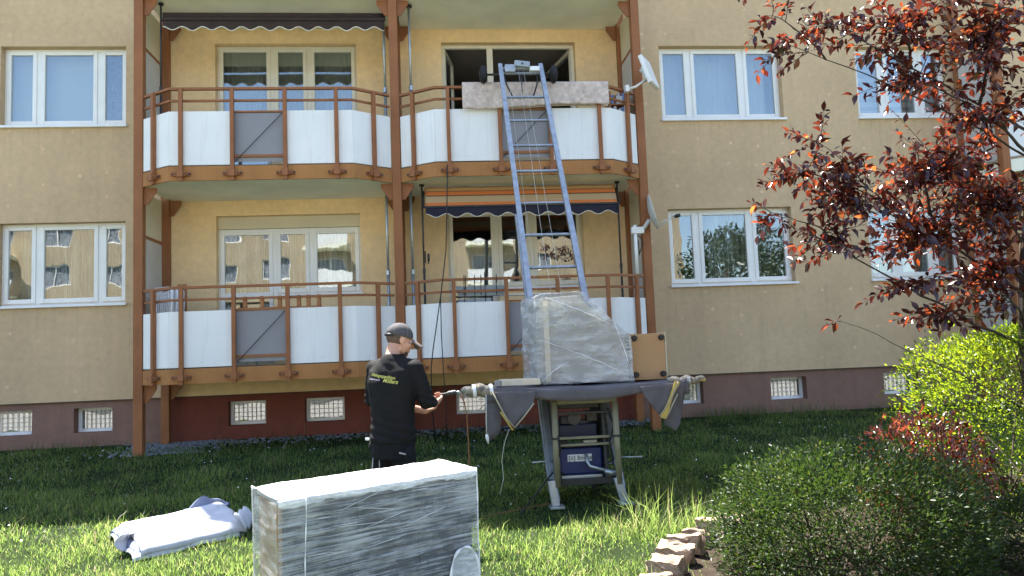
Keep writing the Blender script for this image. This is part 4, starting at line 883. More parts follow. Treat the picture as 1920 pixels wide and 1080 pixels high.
# wrapped corner cabinet on the deck
wf = thing('wrapped_furniture', (1.38, -4.75, 1.285), 'pale slant topped furniture wrapped in clear stretch film on the lift platform', 'wrapped furniture')
prof = [(0.92, 1.29), (0.925, 2.13), (0.955, 2.15), (1.33, 2.17), (1.40, 2.145), (1.81, 1.75), (1.845, 1.70), (1.845, 1.29)]
inn = [(0.955, 1.30), (0.965, 2.115), (1.33, 2.135), (1.80, 1.705), (1.815, 1.30)]
MB().prism([(x, -4.965, z) for x, z in inn], (-0.05, 0.50, 0)).build('board_body', 'veneer', wf, bevel=0.006)
MB().prism([(x, -4.985, z) for x, z in [(1.0, 1.32), (1.0, 2.09), (1.05, 2.09), (1.05, 1.32)]], (0, 0.018, 0)).build('edge_strip', 'timber', wf)
def film_shell():
    bm = bmesh.new(); fr = [bm.verts.new((x, -5.0, z)) for x, z in prof]; bk = [bm.verts.new((x - 0.075, -4.43, z)) for x, z in prof]; n = len(prof)
    bm.faces.new(fr); bm.faces.new(bk[::-1])
    for i in range(n): bm.faces.new((fr[i], fr[(i + 1) % n], bk[(i + 1) % n], bk[i]))
    bmesh.ops.triangulate(bm, faces=bm.faces[:])
    for _ in range(6): bmesh.ops.subdivide_edges(bm, edges=[e for e in bm.edges if e.calc_length() > 0.022], cuts=1); bmesh.ops.triangulate(bm, faces=bm.faces[:])
    bmesh.ops.recalc_face_normals(bm, faces=bm.faces); bm.normal_update()
    for v in bm.verts:
        p = v.co; q = 0.006 * noise.noise(p * 3)
        for a, sc, am in ((0.55, 4.0, 0.010), (2.25, 5.0, 0.009), (-0.45, 7.0, 0.005), (1.4, 11, 0.003)):      # crumples: sharp ridges running several ways
            u_ = p.x * math.cos(a) + p.z * math.sin(a); w_ = -p.x * math.sin(a) + p.z * math.cos(a)
            q += am * (1 - min(1, 3.2 * abs(noise.noise(Vector((u_ * sc, p.y * sc * 0.6, w_ * sc * 0.22 + a * 7)))))) ** 3
        v.co = p + v.normal * (q - 0.004)
    for v in bm.verts: v.co -= OFF[wf.name]
    me = bpy.data.meshes.new('film_wrap'); bm.to_mesh(me); bm.free(); return me
link('film_wrap', film_shell(), 'film', wf, True)
# taut pull lines in the film
for a, b in (((0.95, 1.72), (1.83, 1.33)), ((0.94, 1.31), (1.22, 1.50)), ((1.68, 1.86), (1.83, 1.36)), ((1.02, 2.12), (1.72, 1.80))):
    pts = [(a[0] + (b[0] - a[0]) * t / 16, -5.014 - 0.004 * math.sin(t * 0.8), a[1] + (b[1] - a[1]) * t / 16 + 0.02 * math.sin(math.pi * t / 16) + 0.004 * math.sin(t * 1.9)) for t in range(17)]
    MB().tube(pts, [0.0008 + 0.0028 * abs(math.sin(math.pi * k / 16 + 0.6 * math.sin(k))) for k in range(17)], 5).build('film_fold', 'film_top', wf, True)

# small carcass standing behind, its underside with black feet towards us
sb = thing('wooden_box', (2.04, -4.75, 1.285), 'brown hardboard box with black corner feet on the right of the lift platform', 'box')
MB().box(1.862, 2.205, -4.885, -4.50, 1.292, 1.742).build('carcass', 'hardboard', sb, bevel=0.004)
for x0, x1 in ((1.852, 1.860), (2.207, 2.216)): MB().box(x0, x1, -4.89, -4.50, 1.288, 1.75).build('edge_board', 'timber', sb)
for x in (1.90, 2.17):
    for z in (1.345, 1.70): MB().tube([(x, -4.887, z), (x, -4.93, z)], [0.030, 0.024], 14).build('foot', 'black_plastic', sb)

# ================================================================== wrapped cabinet in the foreground
cab = thing('wrapped_cabinet', (-0.45, -7.6, 0.03), 'long cabinet wrapped in shiny stretch film standing in the foreground', 'wrapped furniture')
LF, RF, LBk, RB = Vector((-0.843, -8.21, 0)), Vector((0.20, -7.48, 0)), Vector((-1.087, -7.70, 0)), Vector((-0.034, -6.965, 0))
ax_ = (RF - LF).normalized(); ay_ = (LBk - LF).normalized(); Lc = (RF - LF).length; Dc = 0.55; zb, zt_ = 0.045, 0.905
def cp(u, v, z): q = LF + ax_ * (u * Lc) + ay_ * (v * Dc); return Vector((q.x, q.y, z))
def cbox(u0, u1, v0, v1, z0, z1): return MB().prism([cp(u0, v0, z0), cp(u1, v0, z0), cp(u1, v1, z0), cp(u0, v1, z0)], (0, 0, z1 - z0))
cbox(0.025, 0.975, 0.05, 0.95, zb, 0.865).build('cabinet_body', 'dark_board', cab, bevel=0.006)
cbox(0.022, 0.028, 0.06, 0.94, zb + 0.03, 0.86).build('side_panel', 'hardboard', cab)
cbox(0.015, 0.985, 0.03, 0.97, 0.867, 0.889).build('cabinet_top', 'wool', cab, bevel=0.004)
for k in range(3): cbox(0.05 + 0.31 * k, 0.34 + 0.31 * k, 0.035, 0.049, zb + 0.05, 0.84).build('door', 'dark_board', cab, bevel=0.004)
def sheet(fn, nu, nv, name, mat): return MB().grid(fn, nu, nv).build(name, mat, cab, True)
W_ = lambda p, a=1.0: a * (0.006 * noise.noise(Vector((p[0] * 3, p[1] * 3, p[2] * 30))) + 0.004 * noise.noise(Vector((p[0] * 9, p[1] * 9, p[2] * 60))) + 0.008 * noise.noise(Vector(p) * 5))
def fr_(u, v):
    b = cp(u, 0, zb - 0.01 + (zt_ - zb) * v); e = 0.0
    return b - ay_ * (0.004 + W_(b) + 0.010 * math.sin(math.pi * v) * 0) + Vector((0, 0, 0))
sheet(fr_, 90, 130, 'film_front', 'film_front')
sheet(lambda u, v: cp(1, u, zb - 0.01 + (zt_ - zb) * v) + ax_ * (0.004 + W_(cp(1, u, v))), 20, 60, 'film_side', 'film_front')
sheet(lambda u, v: cp(0, 1 - u, zb - 0.01 + (zt_ - zb) * v) - ax_ * (0.004 + W_(cp(0, u, v))), 24, 60, 'film_side', 'film')
sheet(lambda u, v: cp(1 - u, 1, zb - 0.01 + (zt_ - zb) * v) + ay_ * 0.004, 20, 20, 'film_back', 'film_front')
sheet(lambda u, v: cp(u, v, zt_ + 0.004 + 0.006 * noise.noise(cp(u, v, 0) * 7) + 0.003 * noise.noise(cp(u, v, 0) * 25) - 0.012 * (max(0, 0.06 - v) + max(0, v - 0.94) + max(0, 0.03 - u) + max(0, u - 0.97)) / 0.06), 80, 34, 'film_top', 'film_top')
# thick rolled folds of film along the edges
def skirt(u, v):      # the top film is pulled down over the front edge and ends raggedly
    dz = (0.045 + 0.028 * noise.noise(Vector((u * 6, 0, 3))) + 0.012 * noise.noise(Vector((u * 25, 0, 5)))) * v
    return cp(u, 0, zt_ + 0.006 - dz) - ay_ * (0.010 * math.sin(min(1, v * 2.2) * math.pi / 2) + 0.004 * noise.noise(Vector((u * 30, v * 3, 1))))
sheet(skirt, 120, 8, 'film_overlap', 'film_mid')
for a, b, r in ((cp(0, 0, zt_), cp(0, 1, zt_), 0.007), (cp(1, 0, zt_), cp(1, 1, zt_), 0.007), (cp(1, 0, zt_), cp(1, 0, zb), 0.006), (cp(0, 1, zt_), cp(0, 1, zb), 0.004)):
    n = 30; MB().tube([a.lerp(b, i / n) + Vector((0.007 * noise.noise(a.lerp(b, i / n) * 7 + Vector((5, 5, 5))), 0, 0.004 * noise.noise(a.lerp(b, i / n) * 11))) for i in range(n + 1)], [r * (0.8 + 0.5 * noise.noise(a.lerp(b, i / n) * 9)) for i in range(n + 1)], 8).build('film_edge', 'film_top', cab, True)
MB().tube([cp(0.115, 0, z) - ay_ * 0.012 + ax_ * 0.006 * math.sin(z * 9) for z in [zb + (zt_ - zb) * i / 20 for i in range(21)]], [0.0025 + 0.0018 * math.sin(i * 1.7) for i in range(21)], 6).build('film_fold', 'film_top', cab, True)
rr = random.Random(5)
for k in range(16):
    u0 = rr.uniform(0.12, 0.85); v0 = rr.uniform(0.05, 0.93); ln = rr.uniform(0.06, 0.28); sl_ = rr.uniform(-0.06, -0.01) if rr.random() < 0.6 else rr.uniform(0.0, 0.10)
    pts = [cp(min(0.99, u0 + ln * t / 6), 0, zb + (zt_ - zb) * v0 + ln * sl_ * Lc * t / 2) - ay_ * 0.013 for t in range(7)]
    MB().tube(pts, [0.0006 + rr.uniform(0.0004, 0.0014) * math.sin(math.pi * i / 6) for i in range(7)], 4).build('film_fold', 'film_top', cab, True)
arch = []
for i in range(25):
    a = math.pi * i / 24; arch.append(cp(0.905 - 0.085 * math.cos(a), 0, 0.20 + 0.26 * math.sin(a) ** 0.6) - ay_ * 0.022)
MB().tube(arch, [0.006 + 0.004 * math.sin(i) for i in range(25)], 8).build('film_fold', 'film_top', cab, True)
MB().add(arch + [cp(0.905, 0, 0.2) - ay_ * 0.03], [(i, i + 1, 25) for i in range(24)]).build('loose_film', 'film_mid', cab, True)

# folded blanket on the grass
bl = thing('folded_blanket', (-2.3, -5.1, gz(-5.1)), 'pale moving blanket folded on the sunlit edge of the lawn', 'blanket')
A, B_, C_, D_ = Vector((-2.36, -5.98, 0)), Vector((-2.86, -5.20, 0)), Vector((-2.13, -4.66, 0)), Vector((-1.70, -5.46, 0))
def layer(k, h0, th, mat, shx, shy, name='fold'):
    def fn(u, v):
        p = A.lerp(D_, u).lerp(B_.lerp(C_, u), v); p += (D_ - A).normalized() * shx + (B_ - A).normalized() * shy
        p += Vector((0.014 * noise.noise(Vector((p.x * 5, p.y * 5, k * 2.0 + 9))), 0.014 * noise.noise(Vector((p.x * 5, p.y * 5, k * 2.0 + 19))), 0)); h = h0 + 0.016 * noise.noise(Vector((p.x * 4, p.y * 4, k * 0.4))) + 0.005 * noise.noise(Vector((p.x * 11, p.y * 11, k * 0.3)))
        e = min(v, 1 - v, 0.09) / 0.09; e2 = min(u, 1 - u, 0.06) / 0.06
        return Vector((p.x, p.y, gz(p.y, p.x) + h - (0.03 + h0 * 0.35) * (1 - e) ** 2 - 0.02 * (1 - e2) ** 2 + 0.01 * math.sin(v * 9 + k) * (1 - e2)))
    return MB().grid(fn, 40, 36).build(name, mat, bl, True, solid=th)
layer(0, 0.028, 0.020, 'wool_blue', 0.015, 0.02); layer(1, 0.058, 0.020, 'wool', -0.035, -0.015); layer(2, 0.084, 0.014, 'wool_blue', -0.015, 0.015); layer(3, 0.110, 0.020, 'wool', 0.04, 0.0)
fl = MB(); q = C_.lerp(D_, 0.15); z0 = gz(q.y) + 0.108
fl.grid(lambda u, v: Vector((q.x - 0.30 + 0.34 * u, q.y - 0.14 + 0.24 * u + 0.14 * v - 0.1 * v * v, z0 - 0.02 + (0.12 * (u / 0.45 if u < 0.45 else max(0, (1 - u) / 0.55))) * v + 0.014 * math.sin(u * 13 + v * 4))), 18, 10)
fl.build('raised_corner', 'wool_blue', bl, True, solid=0.012)
fl = MB(); fl.grid(lambda u, v: Vector((-1.76 + 0.10 * u, -5.52 + 0.32 * v, gz(-5.2) + 0.16 - 0.12 * u * u + 0.02 * math.sin(v * 14))), 8, 14); fl.build('fringe', 'wool', bl, True, solid=0.01)
lp = A.lerp(B_, 0.25)
fl = MB(); fl.grid(lambda u, v: Vector((lp.x - 0.05 + 0.02 * math.sin(v * 3) - 0.06 * math.sin(u * math.pi), lp.y - 0.03 + 0.24 * v, gz(lp.y) + 0.02 + 0.13 * u)), 8, 10); fl.build('tucked_edge', 'wool', bl, True, solid=0.012)
# ================================================================== the man with the lift control
man = thing('person', (-0.37, -6.28, gz(-6.28)), 'man in black long sleeved shirt and grey cap operating a hand control', 'person')
G0 = gz(-6.28)
fd = Vector((0.50, 0.866, 0)); rt = Vector((0.866, -0.50, 0)); up = Vector((0, 0, 1)); HB = Vector((-0.375, -6.28, 0))
def bp(r, f, z): return HB + rt * r + fd * f + up * z
def loft(mb, rings, n=28):
    vs = []
    for (c, a, b) in rings:
        for k in range(n):
            q = 2 * math.pi * k / n; cx, sy = math.cos(q), math.sin(q)
            vs.append(c + rt * a * math.copysign(abs(cx) ** 0.85, cx) + fd * b * math.copysign(abs(sy) ** 0.85, sy))
    m = len(rings)
    mb.add(vs, [(i * n + k, i * n + (k + 1) % n, (i + 1) * n + (k + 1) % n, (i + 1) * n + k) for i in range(m - 1) for k in range(n)] + [tuple(range(n))[::-1], tuple((m - 1) * n + k for k in range(n))])
def caps(mb, pts, rs, n=14):
    pts = [Vector(p) for p in pts]
    mb.tube(pts, list(rs), n)
    for p, r in zip(pts, rs): mb.ball(p, r, n, 8)
def organic(mb, name, mat, parent, voxel, sm=6, wrinkle=None):
    o = mb.build(name, mat, parent)
    md = o.modifiers.new('r', 'REMESH'); md.mode = 'VOXEL'; md.voxel_size = voxel
    if sm: s = o.modifiers.new('s', 'SMOOTH'); s.iterations = sm; s.factor = 0.5
    baked(o)
    if wrinkle:
        me = o.data; n = len(me.vertices); ns = [v.normal.copy() for v in me.vertices]
        for v, nn in zip(me.vertices, ns): v.co += nn * wrinkle(v.co)
        me.update()
    for p in o.data.polygons: p.use_smooth = True
    return o
# joints
shR, shL = bp(0.185, 0.045, 1.525), bp(-0.19, 0.055, 1.535)
elR, elL = bp(0.255, 0.085, 1.265), bp(-0.27, 0.13, 1.27)
wrR, wrL = bp(0.195, 0.325, 1.235), bp(0.08, 0.345, 1.17)
hdC = bp(0.01, 0.115, 1.735)
hf = Vector((0.90, 0.38, -0.30)).normalized(); hr = hf.cross(up).normalized(); hu = hr.cross(hf).normalized()
def hp(x, y, z): return hdC + hr * x + hf * y + hu * z
HM = Matrix((hr, hf, hu)).transposed()
body = MB()
body.ball(hp(0, -0.012, 0.032), (0.077, 0.098, 0.088), 24, 16, HM)
body.ball(hp(0, 0.022, -0.030), (0.064, 0.074, 0.084), 24, 16, HM)
body.ball(hp(0, 0.062, -0.092), (0.034, 0.030, 0.028), 16, 10, HM)
for s in (-1, 1):
    caps(body, [hp(s * 0.052, 0.0, -0.055), hp(s * 0.022, 0.06, -0.092)], (0.022, 0.020))
    body.ball(hp(s * 0.045, 0.062, -0.02), (0.024, 0.028, 0.024), 12, 8, HM)
    body.ball(hp(s * 0.079, -0.006, -0.002), (0.011, 0.024, 0.033), 12, 8, HM)
caps(body, [hp(0, 0.094, 0.022), hp(0, 0.112, -0.006), hp(0, 0.120, -0.026)], (0.010, 0.012, 0.015)); caps(body, [hp(-0.014, 0.102, -0.03), hp(0.014, 0.102, -0.03)], (0.009, 0.009))
caps(body, [hp(-0.042, 0.078, 0.034), hp(0, 0.090, 0.034), hp(0.042, 0.078, 0.034)], (0.013, 0.014, 0.013))
caps(body, [hp(-0.020, 0.088, -0.058), hp(0, 0.095, -0.056), hp(0.020, 0.088, -0.058)], (0.008, 0.010, 0.008)); caps(body, [hp(-0.016, 0.086, -0.071), hp(0, 0.091, -0.071), hp(0.016, 0.086, -0.071)], (0.008, 0.010, 0.008))
nb = bp(0, 0.015, 1.60)
caps(body, [hp(0, -0.028, -0.045), hp(0, -0.03, -0.09).lerp(nb, 0.5), nb], (0.057, 0.056, 0.058), 18)
loft(body, [(bp(0, 0, z), a, b) for z, a, b in ((0.90, 0.15, 0.10), (1.05, 0.155, 0.10), (1.2, 0.15, 0.10), (1.40, 0.17, 0.11), (1.50, 0.155, 0.085), (1.545, 0.085, 0.055), (1.60, 0.050, 0.050))])
for sh, el, wr in ((shR, elR, wrR), (shL, elL, wrL)):
    caps(body, [sh, el], (0.050, 0.040)); caps(body, [el, el.lerp(wr, 0.35), wr], (0.040, 0.041, 0.027))
for s in (-1, 1):
    caps(body, [bp(s * 0.09, 0, 0.93), bp(s * 0.10, 0.02, 0.56), bp(s * 0.105, -0.01, 0.20)], (0.078, 0.052, 0.036))
    caps(body, [bp(s * 0.105, -0.03, 0.165), bp(s * 0.12, 0.13, 0.14)], (0.034, 0.028))
# hands: palm, four curled fingers and a thumb each
def hand(wr, d, pn, side, curl):
    d = d.normalized(); pn = (pn - d * pn.dot(d)).normalized(); w = d.cross(pn) * side     # d: along the hand, pn: out of the palm, w: towards the thumb
    hm = Matrix((w, d, pn)).transposed()
    body.ball(wr + d * 0.045, (0.040, 0.050, 0.017), 16, 10, hm); body.ball(wr + d * 0.068, (0.041, 0.030, 0.015), 16, 10, hm)
    caps(body, [wr, wr + d * 0.03], (0.026, 0.024))
    for k, (off, ln) in enumerate(((0.030, 0.074), (0.010, 0.082), (-0.010, 0.076), (-0.029, 0.060))):
        p = wr + d * (0.085 - 0.004 * abs(k - 1)) + w * off; a = curl; pts = [p]; dirn = d
        for q in (0.45, 0.32, 0.23):
            ca = math.radians(a); dirn = (d * math.cos(ca) + pn * math.sin(ca)); p = p + dirn * ln * q; pts.append(p); a += curl * 0.85
        caps(body, pts, (0.0095, 0.009, 0.0082, 0.0072), 10)
    t0 = wr + d * 0.022 + w * 0.028; caps(body, [t0, t0 + d * 0.030 + w * 0.022 + pn * 0.012, t0 + d * 0.056 + w * 0.018 + pn * 0.030, t0 + d * 0.070 + w * 0.004 + pn * 0.040], (0.014, 0.012, 0.010, 0.008), 10)
dR = (Vector((0.35, 0.70, 0.18))).normalized(); dL = (Vector((0.85, 0.25, 0.22))).normalized()
hand(wrR, dR, Vector((-0.55, 0.25, 0.60)), -1, 42)
hand(wrL, dL, Vector((-0.1, -0.1, 1.0)), -1, 40)
organic(body, 'body', 'skin', man, 0.0055, 4)
for s in (-1, 1): MB().ball(hp(s * 0.032, 0.081, 0.012), 0.0115, 12, 8).build('eye', 'sill', man, True)
bd = MB(); bd.ball(hp(0, 0.046, -0.085), (0.045, 0.046, 0.033), 20, 12, HM); caps(bd, [hp(-0.034, 0.056, -0.086), hp(0, 0.074, -0.096), hp(0.034, 0.056, -0.086)], (0.020, 0.021, 0.020))
organic(bd, 'beard', 'hair', man, 0.006, 3)
hrm = MB(); hrm.ball(hp(0, -0.024, 0.012), (0.0785, 0.090, 0.070), 24, 14, HM); organic(hrm, 'hair', 'hair', man, 0.007, 2)
# shirt
sh_ = MB()
loft(sh_, [(bp(0, f, z), a, b) for z, f, a, b in ((0.965, -0.005, 0.182, 0.128), (1.05, 0.0, 0.180, 0.124), (1.18, 0.0, 0.176, 0.120), (1.30, 0.005, 0.186, 0.126), (1.42, 0.015, 0.205, 0.135), (1.50, 0.025, 0.200, 0.125), (1.555, 0.03, 0.150, 0.105), (1.60, 0.03, 0.094, 0.088), (1.632, 0.035, 0.074, 0.074))])
for sh, el, wr in ((shR, elR, wrR), (shL, elL, wrL)):
    caps(sh_, [sh.lerp(bp(0, 0.03, 1.5), 0.4), sh - up * 0.008, sh.lerp(el, 0.5), el], (0.085, 0.072, 0.066, 0.059), 18)
    caps(sh_, [el, el.lerp(wr, 0.45), el.lerp(wr, 0.62)], (0.060, 0.051, 0.046), 18)
def wr_shirt(c):
    p = c + Vector((-0.37, -6.28, G0)); z = p.z
    a = 0.007 * noise.noise(Vector((p.x * 9, p.y * 9, z * 5))) + 0.0045 * noise.noise(Vector((p.x * 14 + z * 12, p.y * 14, z * 22)))
    arm = max((p - elR).length, 0.001); k = math.exp(-(arm / 0.12) ** 2) + math.exp(-(((p - elL).length) / 0.12) ** 2)
    return a + 0.007 * k * math.sin(z * 120 + p.x * 40) + 0.005 * math.exp(-((z - 1.05) / 0.08) ** 2) * math.sin(z * 90 + p.x * 25)
shirt = organic(sh_, 'shirt', 'shirt', man, 0.009, 5, wr_shirt)
# trousers and boots
tr = MB()
loft(tr, [(bp(0, 0, z), a, b) for z, a, b in ((1.06, 0.165, 0.112), (0.98, 0.172, 0.12), (0.90, 0.178, 0.125), (0.84, 0.17, 0.12))])
for s in (-1, 1): caps(tr, [bp(s * 0.088, 0.0, 0.90), bp(s * 0.097, 0.015, 0.70), bp(s * 0.104, 0.025, 0.55), bp(s * 0.11, -0.005, 0.33), bp(s * 0.112, -0.01, 0.19)], (0.098, 0.086, 0.072, 0.068, 0.064), 18)
organic(tr, 'trousers', 'trousers', man, 0.010, 5, lambda c: 0.007 * noise.noise((c + Vector((0, 0, 3))) * 11) + 0.004 * math.sin(c.z * 70 + c.x * 30) * noise.noise(c * 6))
for s in (-1, 1):
    b_ = MB(); caps(b_, [bp(s * 0.112, -0.04, G0 + 0.055), bp(s * 0.125, 0.10, G0 + 0.045), bp(s * 0.13, 0.16, G0 + 0.04)], (0.052, 0.046, 0.040)); caps(b_, [bp(s * 0.112, -0.02, G0 + 0.06), bp(s * 0.112, -0.015, G0 + 0.16)], (0.052, 0.050)); organic(b_, 'boot', 'boot', man, 0.009, 3)
for (a, f1, f2) in ((-0.125, -0.088, -0.094), (-0.06, -0.100, -0.094)):
    MB().tube([bp(a, f1, 0.86), bp(a - 0.006, f2 - 0.002, 0.76), bp(a + 0.004, f2 + 0.008, 0.66)], 0.004, 6).build('trouser_piping', 'grey_seam', man, True)
pk_ = MB(); pk_.ball(bp(0.155, -0.03, 0.87), (0.045, 0.07, 0.085), 16, 10); organic(pk_, 'thigh_pocket', 'trousers', man, 0.008, 3)
pk_ = MB(); pk_.ball(bp(-0.165, -0.03, 0.93), (0.035, 0.06, 0.06), 16, 10); organic(pk_, 'hip_pocket', 'trousers', man, 0.008, 3)
MB().obox(bp(-0.16, -0.105, 0.995), (0.036, 0.014, 0.018), Matrix.Rotation(R_(-30), 3, 'Z')).build('belt_tag', 'sill', man, bevel=0.003)
MB().tube([bp(0.13, -0.12, 0.90), bp(0.165, -0.09, 0.885), bp(0.185, -0.05, 0.90)], 0.006, 6).build('pocket_piping', 'grey_seam', man, True)
# cap
cpm = MB()
def dome(u, v):
    th = v * math.pi / 2 * 1.02; a = u * 2 * math.pi
    return hp(0.085 * math.sin(th) * math.cos(a), -0.012 + 0.107 * math.sin(th) * math.sin(a), 0.038 + 0.097 * math.cos(th) - (0.008 if v > 0.99 else 0))
cpm.grid(dome, 36, 14).build('cap', 'cap', man, True, solid=0.005)
MB().grid(lambda u, v: hp((u - 0.5) * 0.155 * (1 - 0.35 * v * v), 0.070 + 0.105 * v + 0.022 * (1 - (2 * u - 1) ** 2), 0.040 - 0.035 * v - 0.030 * (2 * u - 1) ** 2), 20, 8).build('cap_brim', 'cap_brim', man, True, solid=0.005)
MB().ball(hp(0, -0.012, 0.136), 0.008, 10, 6).build('cap_button', 'cap', man, True)
MB().tube([hp(0.060, -0.085, 0.020), hp(0.03, -0.113, 0.018), hp(0, -0.119, 0.017), hp(-0.03, -0.113, 0.018), hp(-0.060, -0.085, 0.020)], 0.012, 8).build('cap_strap', 'black_plastic', man, True)
for k in range(6):
    a = k * math.pi / 3 + 0.3; MB().tube([hp(0.0865 * math.sin(t) * math.cos(a), -0.012 + 0.1085 * math.sin(t) * math.sin(a), 0.038 + 0.099 * math.cos(t)) for t in [i * 0.19 for i in range(9)]], 0.002, 4).build('cap_seam', 'cap_brim', man, True)
# lettering on the back, pressed onto the cloth
bvh = BVHTree.FromObject(shirt, bpy.context.evaluated_depsgraph_get())
def back_text(body_, size, bold, shear, r0, z0, tilt, mat):
    me = text_mesh(body_, size, bold, shear); bm = bmesh.new(); bm.from_mesh(me); bmesh.ops.triangulate(bm, faces=bm.faces[:]); ct, st = math.cos(tilt), math.sin(tilt)
    for v in bm.verts:
        x, y = v.co.x * ct - v.co.y * st, v.co.x * st + v.co.y * ct
        p = bp(r0 + x, -0.5, z0 + y) - OFF[man.name]; h = bvh.ray_cast(p, fd)
        v.co = (h[0] - fd * 0.006) if h[0] is not None else p + fd * 0.38
    bm.to_mesh(me); bm.free(); o = link('shirt_lettering', me, mat, man)
back_text('Umzugsspedition', 0.032, 0.0010, 0.25, -0.120, 1.475, R_(-9), 'print_yellow')
back_text('M\u00f6llers', 0.040, 0.0012, 0.25, 0.000, 1.425, R_(-9), 'print_yellow')
back_text('sauber & schnell', 0.016, 0.0004, 0.1, -0.135, 1.447, R_(-7), 'print_pale')
# hand control and its lead
rc = thing('hand_control', wrR + dR * 0.11, 'small grey hand control with a thin lead in the mans hands', 'remote control')
c1 = wrR + dR * 0.10 + Vector((-0.005, 0, 0.03)); dd = Vector((0.97, -0.1, 0.12)).normalized()
MB().bar(c1, c1 + dd * 0.13, 0.040, 0.026).build('housing', 'black_plastic', rc, bevel=0.006)
MB().bar(c1 + dd * 0.06 + up * 0.017, c1 + dd * 0.125 + up * 0.017, 0.028, 0.006).build('keypad', 'zinc', rc, bevel=0.002)
MB().tube([c1 + dd * 0.13, c1 + dd * 0.15 + up * 0.004, c1 + dd * 0.165 - up * 0.02], [0.012, 0.010, 0.006], 8).build('strain_relief', 'zinc', rc, True)
e0 = c1 + dd * 0.165 - up * 0.02
MB().tube([e0, e0 + Vector((0.025, 0.02, -0.06)), e0 + Vector((0.045, 0.06, -0.16)), e0 + Vector((0.05, 0.1, -0.30)), e0 + Vector((0.06, 0.2, -0.6)), Vector((0.12, -5.7, gz(-5.7) + 0.05)), Vector((0.5, -5.4, gz(-5.4) + 0.04)), Vector((0.95, -5.2, gz(-5.2) + 0.05))], 0.005, 6).build('lead', 'cable_orange', rc, True)

# ================================================================== leaves, shrubs, tree
LEAF_T = np.array([(0, 0, 0), (-.34, .28, .05), (0, .28, -.03), (.34, .28, .05), (-.42, .58, .03), (0, .58, -.05), (.42, .58, .03), (0, 1.0, -.12)], float)
LEAF_F = np.array([(0, 2, 1), (0, 3, 2), (1, 2, 5), (1, 5, 4), (2, 3, 6), (2, 6, 5), (4, 5, 7), (5, 6, 7)], int)
SMALL_T = np.array([(0, 0, 0), (-.36, .5, .06), (0, .5, -.05), (.36, .5, .06), (0, 1, -.06)], float)
SMALL_F = np.array([(0, 2, 1), (0, 3, 2), (1, 2, 4), (2, 3, 4)], int)
def leaf_frames(d, n):
    d = d / np.linalg.norm(d, axis=1, keepdims=True); n = n - d * np.sum(n * d, 1, keepdims=True); n /= np.linalg.norm(n, axis=1, keepdims=True) + 1e-9
    return np.cross(d, n), d, n
def leaf_mesh(name, P, d, n, L, W, rnd, mat, tpl=(LEAF_T, LEAF_F), curl=None):
    T, Fc = tpl; x, y, z = leaf_frames(d, n); k = len(P)
    c = np.ones(k) if curl is None else curl
    V = P[:, None, :] + x[:, None, :] * (T[None, :, 0:1] * (W)[:, None, None]) + y[:, None, :] * (T[None, :, 1:2] * L[:, None, None]) + z[:, None, :] * (T[None, :, 2:3] * (L * c)[:, None, None])
    V = V.reshape(-1, 3); Fx = (Fc[None] + (np.arange(k) * len(T))[:, None, None]).reshape(-1, 3)
    return tri_mesh(name, V, Fx, np.repeat(rnd, len(T)), mat)
def tri_mesh(name, V, Fx, rnd, mat):
    me = bpy.data.meshes.new(name); me.vertices.add(len(V)); me.vertices.foreach_set('co', V.astype(np.float32).ravel())
    me.loops.add(Fx.size); me.loops.foreach_set('vertex_index', Fx.astype(np.int32).ravel())
    me.polygons.add(len(Fx)); me.polygons.foreach_set('loop_start', np.arange(0, Fx.size, 3, dtype=np.int32)); me.polygons.foreach_set('loop_total', np.full(len(Fx), 3, np.int32))
    me.update(); me.validate()
    at = me.attributes.new('rnd', 'FLOAT', 'POINT'); at.data.foreach_set('value', rnd.astype(np.float32))
    me.materials.append(M[mat]); return me

